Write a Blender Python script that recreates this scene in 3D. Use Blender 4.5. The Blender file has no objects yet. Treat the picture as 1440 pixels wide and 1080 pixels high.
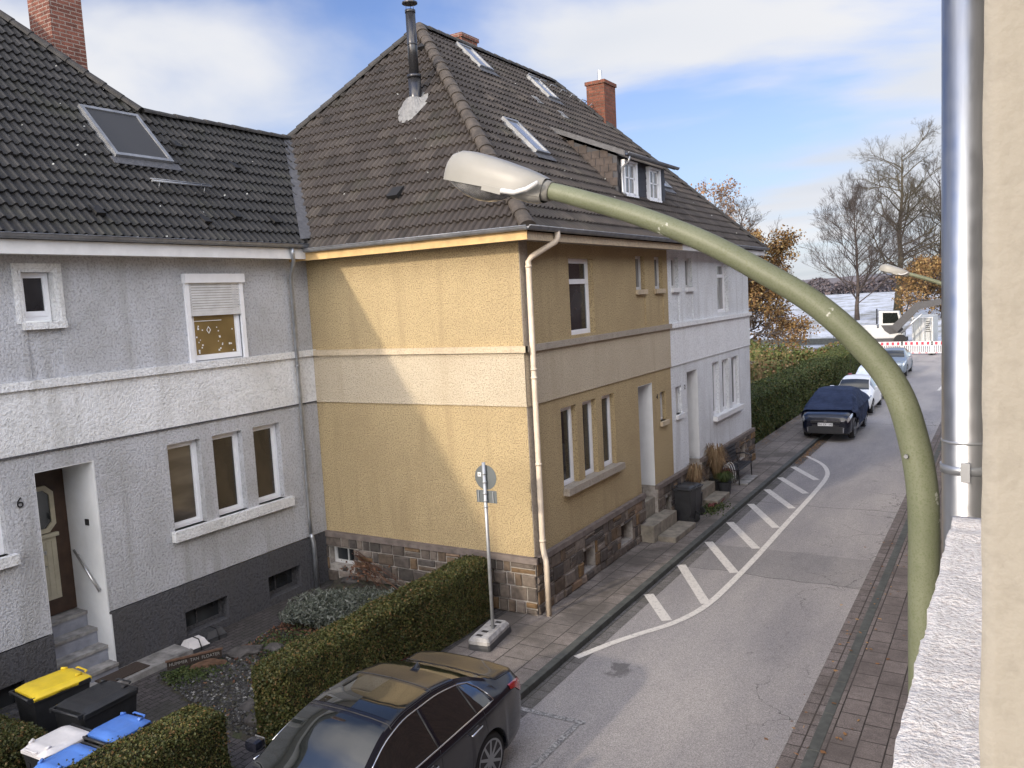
import bpy, bmesh, math, random
import numpy as np
from mathutils import Vector, Matrix
random.seed(7); rng = np.random.default_rng(7)
S = bpy.context.scene
COL = S.collection

# ---------------------------------------------------------------- camera, world, sun, exposure
H = 5.7
cr = Vector((0.85585796, 0.51444475, -0.05342052)); cu = Vector((-0.00708184, 0.11493211, 0.99334811)); cf = Vector((-0.51716246, 0.84978656, -0.10200878))
cam = bpy.data.cameras.new('camera'); co = bpy.data.objects.new('camera', cam); COL.objects.link(co)
cam.sensor_width = 36; cam.lens = 36 * 1163.0 / 1440.0; cam.clip_start = 0.02; cam.clip_end = 6000
co.matrix_world = Matrix(((cr.x, cu.x, -cf.x, 0), (cr.y, cu.y, -cf.y, 0), (cr.z, cu.z, -cf.z, H), (0, 0, 0, 1)))
S.camera = co
SUN = Vector((-0.235, -1.0, 0.375)).normalized()
SUN_EL = math.asin(SUN.z); SUN_ROT = math.atan2(SUN.x, SUN.y)
w = bpy.data.worlds.new('World'); S.world = w; w.use_nodes = True
nt = w.node_tree; nt.nodes.clear()
def wn(t, **k):
    n = nt.nodes.new(t)
    for a, b in k.items(): setattr(n, a, b)
    return n
def wl(a, b): nt.links.new(a, b)
sky = wn('ShaderNodeTexSky', sky_type='NISHITA', sun_disc=False, sun_elevation=SUN_EL, sun_rotation=SUN_ROT, altitude=60, air_density=1.0, dust_density=0.7, ozone_density=1.6)
tc = wn('ShaderNodeTexCoord'); sep = wn('ShaderNodeSeparateXYZ'); wl(tc.outputs['Generated'], sep.inputs[0])
addz = wn('ShaderNodeMath', operation='ADD'); wl(sep.outputs[2], addz.inputs[0]); addz.inputs[1].default_value = 0.16
mx = wn('ShaderNodeMath', operation='MAXIMUM'); wl(addz.outputs[0], mx.inputs[0]); mx.inputs[1].default_value = 0.04
dx = wn('ShaderNodeMath', operation='DIVIDE'); wl(sep.outputs[0], dx.inputs[0]); wl(mx.outputs[0], dx.inputs[1])
dy = wn('ShaderNodeMath', operation='DIVIDE'); wl(sep.outputs[1], dy.inputs[0]); wl(mx.outputs[0], dy.inputs[1])
cmb = wn('ShaderNodeCombineXYZ'); wl(dx.outputs[0], cmb.inputs[0]); wl(dy.outputs[0], cmb.inputs[1])
mp = wn('ShaderNodeMapping'); wl(cmb.outputs[0], mp.inputs[0]); mp.inputs['Rotation'].default_value = (0, 0, math.radians(38)); mp.inputs['Scale'].default_value = (0.62, 1.0, 1); mp.inputs['Location'].default_value = (5.6, 2.3, 0.0)
no = wn('ShaderNodeTexNoise'); wl(mp.outputs[0], no.inputs['Vector']); no.inputs['Scale'].default_value = 0.9; no.inputs['Detail'].default_value = 7; no.inputs['Roughness'].default_value = 0.50; no.inputs['Distortion'].default_value = 0.35
rp = wn('ShaderNodeValToRGB'); wl(no.outputs[0], rp.inputs[0]); rp.color_ramp.elements[0].position = 0.42; rp.color_ramp.elements[1].position = 0.60; rp.color_ramp.interpolation = 'EASE'
no2 = wn('ShaderNodeTexNoise'); wl(mp.outputs[0], no2.inputs['Vector']); no2.inputs['Scale'].default_value = 0.8; no2.inputs['Detail'].default_value = 3
rp2 = wn('ShaderNodeValToRGB'); wl(no2.outputs[0], rp2.inputs[0]); rp2.color_ramp.elements[0].position = 0.35; rp2.color_ramp.elements[0].color = (3.5, 3.7, 4.1, 1); rp2.color_ramp.elements[1].position = 0.6; rp2.color_ramp.elements[1].color = (4.35, 4.35, 4.45, 1)
hz = wn('ShaderNodeMapRange'); wl(sep.outputs[2], hz.inputs[0]); hz.inputs[1].default_value = -0.05; hz.inputs[2].default_value = 0.32; hz.inputs[3].default_value = 0.7; hz.inputs[4].default_value = 0.0
skyc = wn('ShaderNodeMixRGB', blend_type='MIX'); wl(hz.outputs[0], skyc.inputs[0]); 
skym = wn('ShaderNodeMixRGB', blend_type='MULTIPLY'); skym.inputs[0].default_value = 1; wl(sky.outputs[0], skym.inputs[1]); skym.inputs[2].default_value = (0.66, 0.68, 0.90, 1)
wl(skym.outputs[0], skyc.inputs[1]); skyc.inputs[2].default_value = (2.75, 3.2, 3.85, 1)
mc = wn('ShaderNodeMixRGB'); wl(rp.outputs[0], mc.inputs[0]); wl(skyc.outputs[0], mc.inputs[1]); wl(rp2.outputs[0], mc.inputs[2])
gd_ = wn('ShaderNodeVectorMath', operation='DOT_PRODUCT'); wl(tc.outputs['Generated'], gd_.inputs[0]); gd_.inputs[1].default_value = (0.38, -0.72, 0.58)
gr_ = wn('ShaderNodeMapRange', interpolation_type='SMOOTHSTEP'); wl(gd_.outputs['Value'], gr_.inputs[0]); gr_.inputs[1].default_value = 0.0; gr_.inputs[2].default_value = 0.85; gr_.inputs[3].default_value = 1.0; gr_.inputs[4].default_value = 5.2  # added fill: unseen sky behind the camera brightened and warmed for shaded fronts
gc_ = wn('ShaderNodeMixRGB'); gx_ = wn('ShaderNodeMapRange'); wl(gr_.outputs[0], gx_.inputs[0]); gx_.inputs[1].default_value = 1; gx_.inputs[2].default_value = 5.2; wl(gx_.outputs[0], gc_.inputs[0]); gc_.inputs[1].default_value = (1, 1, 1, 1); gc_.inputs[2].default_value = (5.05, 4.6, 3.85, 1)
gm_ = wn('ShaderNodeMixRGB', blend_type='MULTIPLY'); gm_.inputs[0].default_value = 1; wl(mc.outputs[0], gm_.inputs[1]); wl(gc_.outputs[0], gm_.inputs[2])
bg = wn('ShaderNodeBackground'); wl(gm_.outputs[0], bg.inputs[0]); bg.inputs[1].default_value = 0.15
wo = wn('ShaderNodeOutputWorld'); wl(bg.outputs[0], wo.inputs[0])
ld = bpy.data.lights.new('sun', 'SUN'); ld.energy = 1.9; ld.angle = math.radians(1.7); ld.color = (1.0, 0.87, 0.68)
lo = bpy.data.objects.new('sun', ld); COL.objects.link(lo); lo.rotation_euler = SUN.to_track_quat('Z', 'Y').to_euler(); lo.location = (-10, -40, 30)
S.view_settings.view_transform = 'Standard'; S.view_settings.look = 'None'; S.view_settings.gamma = 1; S.view_settings.exposure = 0.47
try: S.cycles.max_bounces = 6
except Exception: pass

# ---------------------------------------------------------------- materials
class NT:
    def __init__(s, name, col=(.5,.5,.5), rough=.7, metal=0.0, spec=None, coat=0):
        s.m = bpy.data.materials.new(name); s.m.use_nodes = True; s.t = s.m.node_tree
        s.b = s.t.nodes['Principled BSDF']; s.b.inputs['Base Color'].default_value = (*col, 1)
        s.b.inputs['Roughness'].default_value = rough; s.b.inputs['Metallic'].default_value = metal
        if spec is not None: s.b.inputs['Specular IOR Level'].default_value = spec
        if coat: s.b.inputs['Coat Weight'].default_value = coat; s.b.inputs['Coat Roughness'].default_value = 0.02
        s._v = None
    def n(s, t, **k):
        n = s.t.nodes.new(t)
        for a, b in k.items(): setattr(n, a, b)
        return n
    def l(s, a, b): s.t.links.new(a, b)
    def vec(s, scale=(1,1,1), rot=(0,0,0), loc=(0,0,0)):
        g = s.n('ShaderNodeTexCoord'); m = s.n('ShaderNodeMapping'); s.l(g.outputs['Object'], m.inputs[0])
        m.inputs['Scale'].default_value = scale; m.inputs['Rotation'].default_value = rot; m.inputs['Location'].default_value = loc
        return m.outputs[0]
    def noise(s, scale, detail=3, rough=.5, v=None, dist=0):
        n = s.n('ShaderNodeTexNoise'); n.inputs['Scale'].default_value = scale; n.inputs['Detail'].default_value = detail
        n.inputs['Roughness'].default_value = rough; n.inputs['Distortion'].default_value = dist
        s.l(v if v is not None else s.vec(), n.inputs['Vector']); return n.outputs[0]
    def vor(s, scale, feature='F1', v=None):
        n = s.n('ShaderNodeTexVoronoi', feature=feature); n.inputs['Scale'].default_value = scale
        s.l(v if v is not None else s.vec(), n.inputs['Vector']); return n.outputs['Distance']
    def ramp(s, f, stops):
        r = s.n('ShaderNodeValToRGB'); s.l(f, r.inputs[0]); e = r.color_ramp.elements
        while len(e) < len(stops): e.new(0.5)
        for i, (p, c) in enumerate(stops):
            e[i].position = p; e[i].color = (*c, 1) if len(c) == 3 else c
        return r.outputs[0]
    def mix(s, f, a, b, mode='MIX'):
        m = s.n('ShaderNodeMixRGB', blend_type=mode)
        for k, v in ((0, f), (1, a), (2, b)):
            if isinstance(v, (int, float)): m.inputs[k].default_value = v
            elif isinstance(v, tuple): m.inputs[k].default_value = (*v, 1)
            else: s.l(v, m.inputs[k])
        return m.outputs[0]
    def math(s, op, a, b=0.0):
        m = s.n('ShaderNodeMath', operation=op)
        for k, v in ((0, a), (1, b)):
            if isinstance(v, (int, float)): m.inputs[k].default_value = v
            else: s.l(v, m.inputs[k])
        return m.outputs[0]
    def col(s, c): s.l(c, s.b.inputs['Base Color']); return s
    def rough(s, c): s.l(c, s.b.inputs['Roughness']); return s
    def bump(s, h, strength=.5, dist=.01):
        b = s.n('ShaderNodeBump'); b.inputs['Strength'].default_value = strength; b.inputs['Distance'].default_value = dist
        s.l(h, b.inputs['Height']); s.l(b.outputs[0], s.b.inputs['Normal']); return s
    def island(s):
        return s.n('ShaderNodeNewGeometry').outputs['Random Per Island']
W3 = ((0.0, (0,0,0)), (1.0, (1,1,1)))
def plain(name, col, rough=.6, metal=0, var=.15, scale=6, bump=0, bs=60, spec=None, coat=0):
    t = NT(name, col, rough, metal, spec, coat)
    if var:
        lo = tuple(c * (1 - var) for c in col); hi = tuple(min(1, c * (1 + var)) for c in col)
        t.col(t.ramp(t.noise(scale, 4, .6), ((.3, lo), (.7, hi))))
    if bump: t.bump(t.noise(bs, 3), bump, .01)
    return t.m
def stucco(name, a, b, grime=(.2,.18,.15), g=.25, bs=.9, speck=.5, sc=26):
    t = NT(name, a, .92, 0, .2); v = t.vec()
    n = t.noise(sc, 3, .6, v); c = t.ramp(n, ((.36, tuple(x * .8 for x in b)), (.52, a)))
    c = t.mix(speck, a, c)
    big = t.ramp(t.noise(.9, 5, .6, v), ((.42, (0,0,0)), (.72, (1,1,1))))
    st = t.ramp(t.noise(1.0, 3, .5, t.vec((3.2, 3.2, .35))), ((.50, (0,0,0)), (.68, (1,1,1))))
    gm = t.math('MULTIPLY', t.math('MAXIMUM', big, st), g)
    t.col(t.mix(gm, c, grime))
    h = t.math('ADD', n, t.math('MULTIPLY', t.noise(sc * 2.4, 2, .5, v), .45))
    t.bump(h, bs, .03); return t.m
M = {}
M['yellow'] = stucco('yellow_render', (.57,.45,.26), (.33,.25,.145), (.36,.27,.16), .42, 1.0, 1.0, 42)
M['yellow_band'] = stucco('pale_yellow_render', (.63,.55,.42), (.42,.35,.26), (.42,.34,.23), .36, .9, .9, 42)
M['yellow_trim'] = stucco('yellow_trim_render', (.60,.50,.36), (.42,.34,.24), (.3,.26,.2), .35, .7, .5)
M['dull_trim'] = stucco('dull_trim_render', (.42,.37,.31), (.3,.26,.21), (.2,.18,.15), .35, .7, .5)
M['grey'] = stucco('blue_grey_render', (.57,.58,.615), (.42,.43,.46), (.30,.295,.28), .50, 1.0, .8, 26)
M['grey_band'] = stucco('pale_grey_render', (.86,.87,.885), (.66,.67,.69), (.42,.41,.38), .42, 1.0, .6, 24)
M['grey_plinth'] = stucco('dark_grey_render', (.098,.098,.108), (.065,.065,.073), (.09,.085,.08), .4, 1.0, .8, 22)
M['white'] = stucco('white_render', (.84,.87,.90), (.62,.65,.69), (.42,.42,.42), .42, 1.0, .8, 28)
M['white_band'] = stucco('white_band_render', (.89,.91,.93), (.72,.74,.77), (.65,.65,.65), .28, 1.0, .7, 28)
M['jamb'] = plain('white_jamb_paint', (.70,.71,.72), .7, 0, .08, 2, .2, 40)
M['cream'] = stucco('cream_render', (.385,.36,.315), (.36,.335,.29), (.33,.31,.26), .12, .10, .3, 90)
M['rough_plaster'] = stucco('rough_white_plaster', (.76,.74,.73), (.60,.53,.51), (.5,.44,.42), .2, .35, .6, 140)
M['pvc'] = plain('white_window_plastic', (.80,.81,.84), .35, 0, .04)
M['pvc_dull'] = plain('weathered_white_paint', (.60,.60,.60), .5, 0, .12)
M['sill_stone'] = plain('window_sill_stone', (.55,.53,.5), .8, 0, .2, 8, .4, 50)
t = NT('window_glass', (.02,.018,.015), .03, 0, .8); t.col(t.ramp(t.noise(2.2, 2, .5, t.vec((1,1,.5))), ((.4, (.022,.018,.015)), (.65, (.055,.042,.03))))); M['glass'] = t.m
t = NT('window_glass_with_blind', (.06,.055,.05), .05, 0, .8); t.col(t.ramp(t.noise(1.3, 3, .5, t.vec((1,.6,2.2))), ((.4, (.05,.045,.04)), (.62, (.11,.095,.08))))); M['glass_blind'] = t.m
t = NT('dark_window_glass', (.02,.022,.028), .03, 0, .8); t.col(t.ramp(t.noise(1.5, 2), ((.35, (.015,.017,.02)), (.7, (.05,.055,.06))))); M['glass_dark'] = t.m
t = NT('warm_room_glass', (.2,.13,.05), .05, 0, .6); t.col(t.ramp(t.noise(1.6, 2), ((.35, (.13,.085,.03)), (.7, (.24,.16,.06))))); M['glass_warm'] = t.m
t = NT('curtained_glass', (.3,.3,.3), .05, 0, .7); t.col(t.ramp(t.noise(1.0, 1, .5, t.vec((14,14,.3))), ((.35, (.10,.10,.10)), (.7, (.30,.30,.29))))); M['glass_curtain'] = t.m
M['sky_glass'] = NT('roof_window_glass', (.42,.43,.45), .22, .7, .5).m
M['screen'] = plain('sun_screen_fabric', (.035,.036,.04), .75, 0, .1, 90)
M['zinc'] = plain('zinc', (.40,.42,.45), .38, .75, .2, 5)
M['zinc_dark'] = plain('weathered_zinc', (.24,.25,.27), .5, .5, .25, 5)
t = NT('shiny_zinc', (.62,.64,.68), .22, .95); t.col(t.ramp(t.noise(3, 4, .6, t.vec((6,6,.6))), ((.3, (.34,.35,.37)), (.7, (.52,.53,.55))))); t.rough(t.ramp(t.noise(20, 3), ((.3, (.30,.30,.30)), (.7, (.42,.42,.42))))); M['zinc_shiny'] = t.m
M['lead'] = plain('lead_flashing', (.075,.075,.082), .6, .0, .3, 12, .8, 25)
M['lead_light'] = plain('pale_lead_flashing', (.18,.18,.18), .65, .0, .25, 14, .8, 30)
M['pipe_beige'] = plain('beige_downpipe_paint', (.62,.53,.42), .5, 0, .12, 4)
M['ochre_wood'] = plain('ochre_painted_wood', (.58,.39,.17), .6, 0, .2, 4, .3, 12)
M['white_wood'] = plain('white_painted_wood', (.72,.72,.72), .55, 0, .08, 4)
M['black_metal'] = plain('dark_flue_metal', (.055,.055,.06), .25, .6, .2, 5)
M['slate'] = plain('brown_slate_shingle', (.062,.047,.041), .75, 0, .3, 7, .4, 14)
M['slate_dark'] = plain('dark_slate_shingle', (.035,.036,.045), .6, 0, .3, 7, .4, 14)
def tilemat(name, lo, mid, hi):
    t = NT(name, mid, .62, 0, .35); isl = t.n('ShaderNodeAttribute', attribute_name='tint').outputs['Fac']
    c = t.ramp(isl, ((0.0, lo), (.55, mid), (1.0, hi)))
    c = t.mix(t.ramp(t.noise(5, 5, .7), ((.45, (0,0,0)), (.8, (.5,.5,.5)))), c, tuple(x * .45 for x in mid))
    moss = t.ramp(t.noise(1.3, 4, .6), ((.55, (0,0,0)), (.8, (.4,.4,.4))))
    c = t.mix(moss, c, (.05,.052,.03))
    sp = t.ramp(t.vor(3.4), ((0.045, (1,1,1)), (.075, (0,0,0))))
    sp = t.math('MULTIPLY', sp, t.ramp(t.noise(2.7, 1), ((.47, (0,0,0)), (.55, (.8,.8,.8)))))
    t.col(t.mix(sp, c, (.5,.5,.46))); t.bump(t.noise(60, 3), .25, .01); return t.m
M['tile_brown'] = tilemat('brown_concrete_tile', (.033,.027,.023), (.050,.041,.036), (.072,.060,.051))
M['tile_dark'] = tilemat('dark_concrete_tile', (.016,.0155,.016), (.024,.023,.023), (.036,.034,.033))
M['ridge_tile'] = plain('ridge_tile', (.060,.049,.040), .75, 0, .45, 6, .5, 30)
M['ridge_dark'] = plain('dark_ridge_tile', (.035,.032,.030), .75, 0, .45, 6, .5, 30)
def brickmat(name, c1, c2, mortar, bw, bh, ms=.012, axis='x', bump=.6, offset=.5, rough=.85, squash=1, rot=None, hard=0.0, grime=None, gv=(.48,.7)):
    t = NT(name, c1, rough, 0, .3)
    g = t.n('ShaderNodeTexCoord'); sp = t.n('ShaderNodeSeparateXYZ'); t.l(g.outputs['Object'], sp.inputs[0]); cb = t.n('ShaderNodeCombineXYZ')
    if axis == 'xy': t.l(sp.outputs[0], cb.inputs[0]); t.l(sp.outputs[1], cb.inputs[1])
    elif axis == 'yx': t.l(sp.outputs[1], cb.inputs[0]); t.l(sp.outputs[0], cb.inputs[1])
    elif axis == 'wall': t.l(t.math('ADD', sp.outputs[0], sp.outputs[1]), cb.inputs[0]); t.l(sp.outputs[2], cb.inputs[1])
    br = t.n('ShaderNodeTexBrick'); t.l(cb.outputs[0], br.inputs['Vector']); br.offset = offset; br.inputs['Scale'].default_value = 1
    br.inputs['Brick Width'].default_value = bw; br.inputs['Row Height'].default_value = bh; br.inputs['Mortar Size'].default_value = ms; br.inputs['Mortar Smooth'].default_value = .3
    br.inputs['Color1'].default_value = (*c1, 1); br.inputs['Color2'].default_value = (*c2, 1); br.inputs['Mortar'].default_value = (*mortar, 1); br.inputs['Bias'].default_value = 0
    c = br.outputs['Color']
    c = t.mix(.55, c, t.ramp(t.noise(7, 5, .7), ((.3, (.45,.45,.45)), (.7, (1.25,1.25,1.25)))), 'MULTIPLY')
    c = t.mix(.8, c, t.ramp(t.noise(65, 3, .8), ((.36, (.45,.45,.45)), (.64, (1.6,1.6,1.6)))), 'MULTIPLY')
    if grime: c = t.mix(t.ramp(t.noise(.8, 4, .6), ((gv[0], (0,0,0)), (gv[1], (.75,.75,.75)))), c, grime)
    t.col(c); h = t.math('ADD', t.math('MULTIPLY', br.outputs['Fac'], -1.0), t.math('MULTIPLY', t.noise(70, 3), .35)); t.bump(h, bump, .01); return t.m
M['brick'] = brickmat('chimney_brick', (.21,.08,.055), (.13,.05,.036), (.26,.2,.17), .25, .077, .012, 'wall')
M['brick_red'] = brickmat('red_chimney_brick', (.20,.072,.045), (.13,.048,.03), (.12,.08,.06), .25, .09, .010, 'wall')
M['brick_neighbour'] = brickmat('neighbour_brick', (.19,.10,.075), (.14,.07,.05), (.15,.08,.06), .25, .077, .010, 'wall')
M['pavers'] = brickmat('dark_paver_bricks', (.098,.088,.088), (.07,.064,.064), (.022,.02,.018), .21, .105, .008, 'yx', .7, grime=(.045,.045,.038))
M['slabs'] = brickmat('pavement_slabs', (.235,.205,.185), (.19,.168,.152), (.05,.044,.04), .50, .50, .010, 'yx', .6, offset=.5, grime=(.085,.075,.066), gv=(.46,.62))
M['slabs_right'] = brickmat('brown_pavement_slabs', (.20,.172,.16), (.155,.133,.124), (.04,.034,.03), .42, .32, .010, 'yx', .6, offset=.5, grime=(.085,.072,.066))
M['gutter_stone'] = brickmat('gutter_stones', (.19,.165,.158), (.15,.13,.122), (.06,.05,.045), .3, .32, .012, 'yx', .6, offset=0, grime=(.09,.075,.065))
M['gutter_left'] = brickmat('grey_gutter_stones', (.16,.15,.145), (.125,.118,.112), (.06,.055,.045), .26, .30, .008, 'yx', .5, offset=0, grime=(.08,.075,.06))
M['kerb'] = plain('kerb_stone', (.12,.12,.112), .8, 0, .3, 4, .6, 60)
M['kerb_dark'] = plain('dark_kerb_stone', (.070,.074,.068), .8, 0, .3, 5, .6, 60)
t = NT('asphalt', (.15,.145,.145), .8, 0, .35); v = t.vec()
base = t.ramp(t.noise(75, 4, .85, v), ((.36, (.135,.128,.126)), (.64, (.475,.452,.44))))
pt = t.ramp(t.noise(.35, 4, .6, t.vec((1.6,.45,1))), ((.35, (.74,.74,.77)), (.65, (1.12,1.1,1.07))))
c = t.mix(1.0, base, pt, 'MULTIPLY')
# resurfaced band and transverse joints
sp = t.n('ShaderNodeSeparateXYZ'); t.l(v, sp.inputs[0]); yw = t.math('ADD', sp.outputs[1], t.math('MULTIPLY', t.noise(1.1, 2, .5, v), .35))
for y0, w_ in ((16.45, .012), (22.25, .014), (36.0, .02)):
    ln = t.math('LESS_THAN', t.math('ABSOLUTE', t.math('SUBTRACT', yw, y0)), w_); c = t.mix(t.math('MULTIPLY', ln, .65), c, (.03,.028,.026))
band = t.math('MULTIPLY', t.math('GREATER_THAN', yw, 16.45), t.math('LESS_THAN', yw, 18.2)); c = t.mix(t.math('MULTIPLY', band, .25), c, (.075,.075,.078))
vd = t.n('ShaderNodeMixRGB', blend_type='ADD'); vd.inputs[0].default_value = 1; t.l(v, vd.inputs[1]); nn = t.n('ShaderNodeTexNoise'); nn.inputs['Scale'].default_value = 2.2; nn.inputs['Detail'].default_value = 6; t.l(v, nn.inputs['Vector']); t.l(nn.outputs['Color'], vd.inputs[2])
cr_ = t.n('ShaderNodeTexVoronoi', feature='DISTANCE_TO_EDGE'); cr_.inputs['Scale'].default_value = .85; t.l(vd.outputs[0], cr_.inputs['Vector'])
crk = t.ramp(cr_.outputs['Distance'], ((.003, (1,1,1)), (.010, (0,0,0))))
xr = t.ramp(t.math('MULTIPLY', t.math('ADD', sp.outputs[0], 6.2), 1 / 4.2), ((.45, (0,0,0)), (.80, (1,1,1))))
msk = t.math('MULTIPLY', t.ramp(t.noise(.5, 2, .5, v), ((.42, (.1,.1,.1)), (.56, (1,1,1)))), xr)
c = t.mix(t.math('MULTIPLY', t.math('MULTIPLY', crk, msk), .8), c, (.035,.032,.03))
# a few dark damp stains near the head of the white marking
d1 = t.n('ShaderNodeVectorMath', operation='DISTANCE'); t.l(v, d1.inputs[0]); d1.inputs[1].default_value = (-5.15, 11.35, -.1)
stn = t.ramp(t.math('ADD', d1.outputs['Value'], t.math('MULTIPLY', t.noise(4, 3, .6, v), 1.3)), ((.78, (1,1,1)), (.92, (0,0,0)))); c = t.mix(t.math('MULTIPLY', stn, .55), c, (.05,.045,.042))
t.col(c); t.bump(t.math('ADD', t.noise(150, 2, .6, v), t.math('MULTIPLY', crk, -1.0)), .5, .006); M['asphalt'] = t.m
t = NT('road_paint', (.6,.58,.54), .7); v = t.vec(); t.col(t.ramp(t.noise(18, 6, .75, v), ((.32, (.34,.32,.30)), (.50, (.62,.59,.545))))); t.bump(t.noise(120, 2), .3, .004); M['paint'] = t.m
t = NT('worn_road_paint', (.45,.44,.43), .8); v = t.vec(); t.col(t.ramp(t.noise(28, 6, .8, v), ((.46, (.15,.145,.145)), (.60, (.50,.49,.47))))); M['paint_worn'] = t.m
t = NT('snow', (.55,.58,.64), .8, 0, .2); t.col(t.ramp(t.noise(.22, 9, .8, t.vec((1,.30,1))), ((.38, (.20,.20,.17)), (.56, (.50,.53,.60))))); t.bump(t.noise(1.2, 5), .4, .2); M['snow'] = t.m
t = NT('ground_soil', (.09,.08,.06), .95); t.col(t.ramp(t.noise(.8, 6, .7), ((.35, (.05,.045,.03)), (.65, (.11,.10,.06))))); M['ground'] = t.m
t = NT('garden_soil', (.05,.04,.03), .95); t.col(t.ramp(t.noise(5, 6, .7), ((.35, (.03,.025,.02)), (.5, (.06,.052,.04)), (.7, (.05,.065,.025))))); t.bump(t.noise(20, 4), 1, .04); M['soil'] = t.m
def islandmat(name, stops, rough=.8, bump=0, bs=30, spec=.3, nv=.3, ns=6, trans=0):
    t = NT(name, stops[0][1], rough, 0, spec); c = t.ramp(t.island(), stops)
    if nv: c = t.mix(nv, c, t.ramp(t.noise(ns, 4, .6), ((.3, (.4,.4,.4)), (.7, (1.5,1.5,1.5)))), 'MULTIPLY')
    t.col(c)
    if bump: t.bump(t.noise(bs, 4, .6), bump, .01)
    return t.m
M['stone'] = islandmat('plinth_stone', ((0, (.07,.062,.056)), (.22, (.12,.10,.088)), (.42, (.16,.13,.105)), (.56, (.09,.08,.075)), (.72, (.20,.125,.062)), (.80, (.15,.125,.105)), (.93, (.25,.21,.18)), (1, (.22,.12,.05))), .9, .8, 35, nv=.6, ns=9)
M['stone_cap'] = plain('plinth_cap_stone', (.17,.14,.125), .9, 0, .3, 6, .7, 40)
M['mortar'] = plain('plinth_mortar', (.36,.33,.30), .95, 0, .3, 10, .7, 50)
M['hedge_leaf'] = islandmat('hedge_leaf', ((0, (.026,.034,.010)), (.35, (.052,.062,.016)), (.62, (.080,.086,.026)), (.86, (.125,.108,.036)), (1, (.17,.09,.04))), .55, nv=.6, ns=1.6)
M['hedge_leaf_dark'] = islandmat('dark_hedge_leaf', ((0, (.024,.038,.012)), (.5, (.052,.075,.022)), (.85, (.09,.105,.032)), (1, (.13,.085,.035))), .6, nv=.4, ns=1.2)
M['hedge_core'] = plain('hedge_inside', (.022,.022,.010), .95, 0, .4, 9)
M['bramble_leaf'] = islandmat('bramble_leaf', ((0, (.05,.075,.02)), (.45, (.10,.125,.035)), (.75, (.15,.13,.05)), (.9, (.2,.10,.05)), (1, (.25,.2,.1))), .7, nv=.4, ns=.6)
M['lavender_leaf'] = islandmat('lavender_leaf', ((0, (.06,.07,.05)), (.5, (.12,.135,.11)), (1, (.22,.23,.20))), .7, nv=.3, ns=4)
M['dead_plant'] = islandmat('withered_stem', ((0, (.07,.03,.02)), (.5, (.14,.07,.045)), (1, (.22,.12,.07))), .8)
M['straw'] = islandmat('dry_grass', ((0, (.11,.065,.035)), (.5, (.20,.13,.07)), (1, (.33,.24,.14))), .8)
M['orange_leaf'] = islandmat('autumn_leaf', ((0, (.09,.045,.022)), (.4, (.17,.095,.035)), (.8, (.24,.15,.055)), (1, (.30,.22,.10))), .7, nv=.45, ns=.5)
M['rust_leaf'] = islandmat('faded_autumn_leaf', ((0, (.13,.07,.04)), (.5, (.25,.14,.08)), (1, (.36,.23,.13))), .7, nv=.4, ns=.5)
M['litter'] = islandmat('fallen_leaf', ((0, (.12,.06,.03)), (.5, (.24,.12,.05)), (1, (.38,.24,.10))), .8)
M['green_weed'] = islandmat('weed_leaf', ((0, (.03,.045,.015)), (.6, (.055,.08,.022)), (1, (.09,.10,.035))), .7)
M['gravel'] = islandmat('gravel_stone', ((0, (.025,.024,.023)), (.5, (.055,.053,.052)), (.9, (.10,.098,.095)), (1, (.30,.29,.27))), .85, .5, 40, nv=.3)
M['rock'] = plain('garden_rock', (.075,.068,.064), .9, 0, .45, 7, 1, 22)
M['rock_pale'] = plain('bleached_wood', (.42,.38,.32), .8, 0, .35, 9, .5, 30)
M['log'] = plain('rotten_log', (.11,.06,.035), .9, 0, .4, 9, 1, 20)
M['bark'] = plain('bark', (.055,.042,.036), .9, 0, .35, 2, .5, 5)
M['bark_grey'] = plain('grey_bark', (.15,.125,.11), .9, 0, .35, 2, .5, 5)
M['bark_moss'] = plain('mossy_bark', (.075,.062,.038), .9, 0, .4, 1, .5, 5)
t = NT('lamp_post_green', (.22,.27,.15), .5, 0, .4); v = t.vec(); c = t.ramp(t.noise(3, 5, .65, v), ((.3, (.130,.145,.092)), (.7, (.185,.20,.135))))
c = t.mix(t.math('MULTIPLY', t.ramp(t.noise(120, 4, .8, v), ((.50, (0,0,0)), (.60, (1,1,1)))), .55), c, (.10,.12,.05))
chip = t.ramp(t.noise(4.5, 6, .6, t.vec(loc=(3.3, 1, 2))), ((.645, (0,0,0)), (.655, (1,1,1)))); c = t.mix(chip, c, (.42,.43,.38)); t.col(c); t.bump(t.noise(70, 3, .6, v), .25, .004); M['lamp_green'] = t.m
t = NT('lamp_cover_white', (.80,.79,.72), .4, 0, .4); v = t.vec(); c = t.ramp(t.noise(2.5, 4, .6, v), ((.3, (.25,.245,.22)), (.7, (.31,.305,.29)))); c = t.mix(t.ramp(t.vor(28, v=v), ((.05, (.3,.3,.3)), (.08, (0,0,0)))), c, t.mix(t.ramp(t.noise(9, 2, .5, v), ((.55, (0,0,0)), (.6, (1,1,1)))), c, (.25,.25,.2))); t.col(c); M['lamp_white'] = t.m
t = NT('lamp_bowl', (.35,.36,.38), .12, 0, .6); t.b.inputs['Transmission Weight'].default_value = .75; t.b.inputs['IOR'].default_value = 1.25; t.col(t.ramp(t.noise(14, 5, .6), ((.35, (.32,.32,.33)), (.7, (.75,.75,.75))))); M['bowl'] = t.m
M['galv'] = plain('galvanised_steel', (.42,.44,.46), .45, .6, .15, 10)
M['sign_back'] = plain('sign_back_grey', (.13,.145,.15), .5, .2, .12, 6)
M['sticker'] = plain('white_sticker', (.75,.75,.75), .5, 0, .05)
M['rubber_base'] = plain('recycled_plastic_base', (.36,.35,.34), .75, 0, .4, 7, .8, 30)
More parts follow.
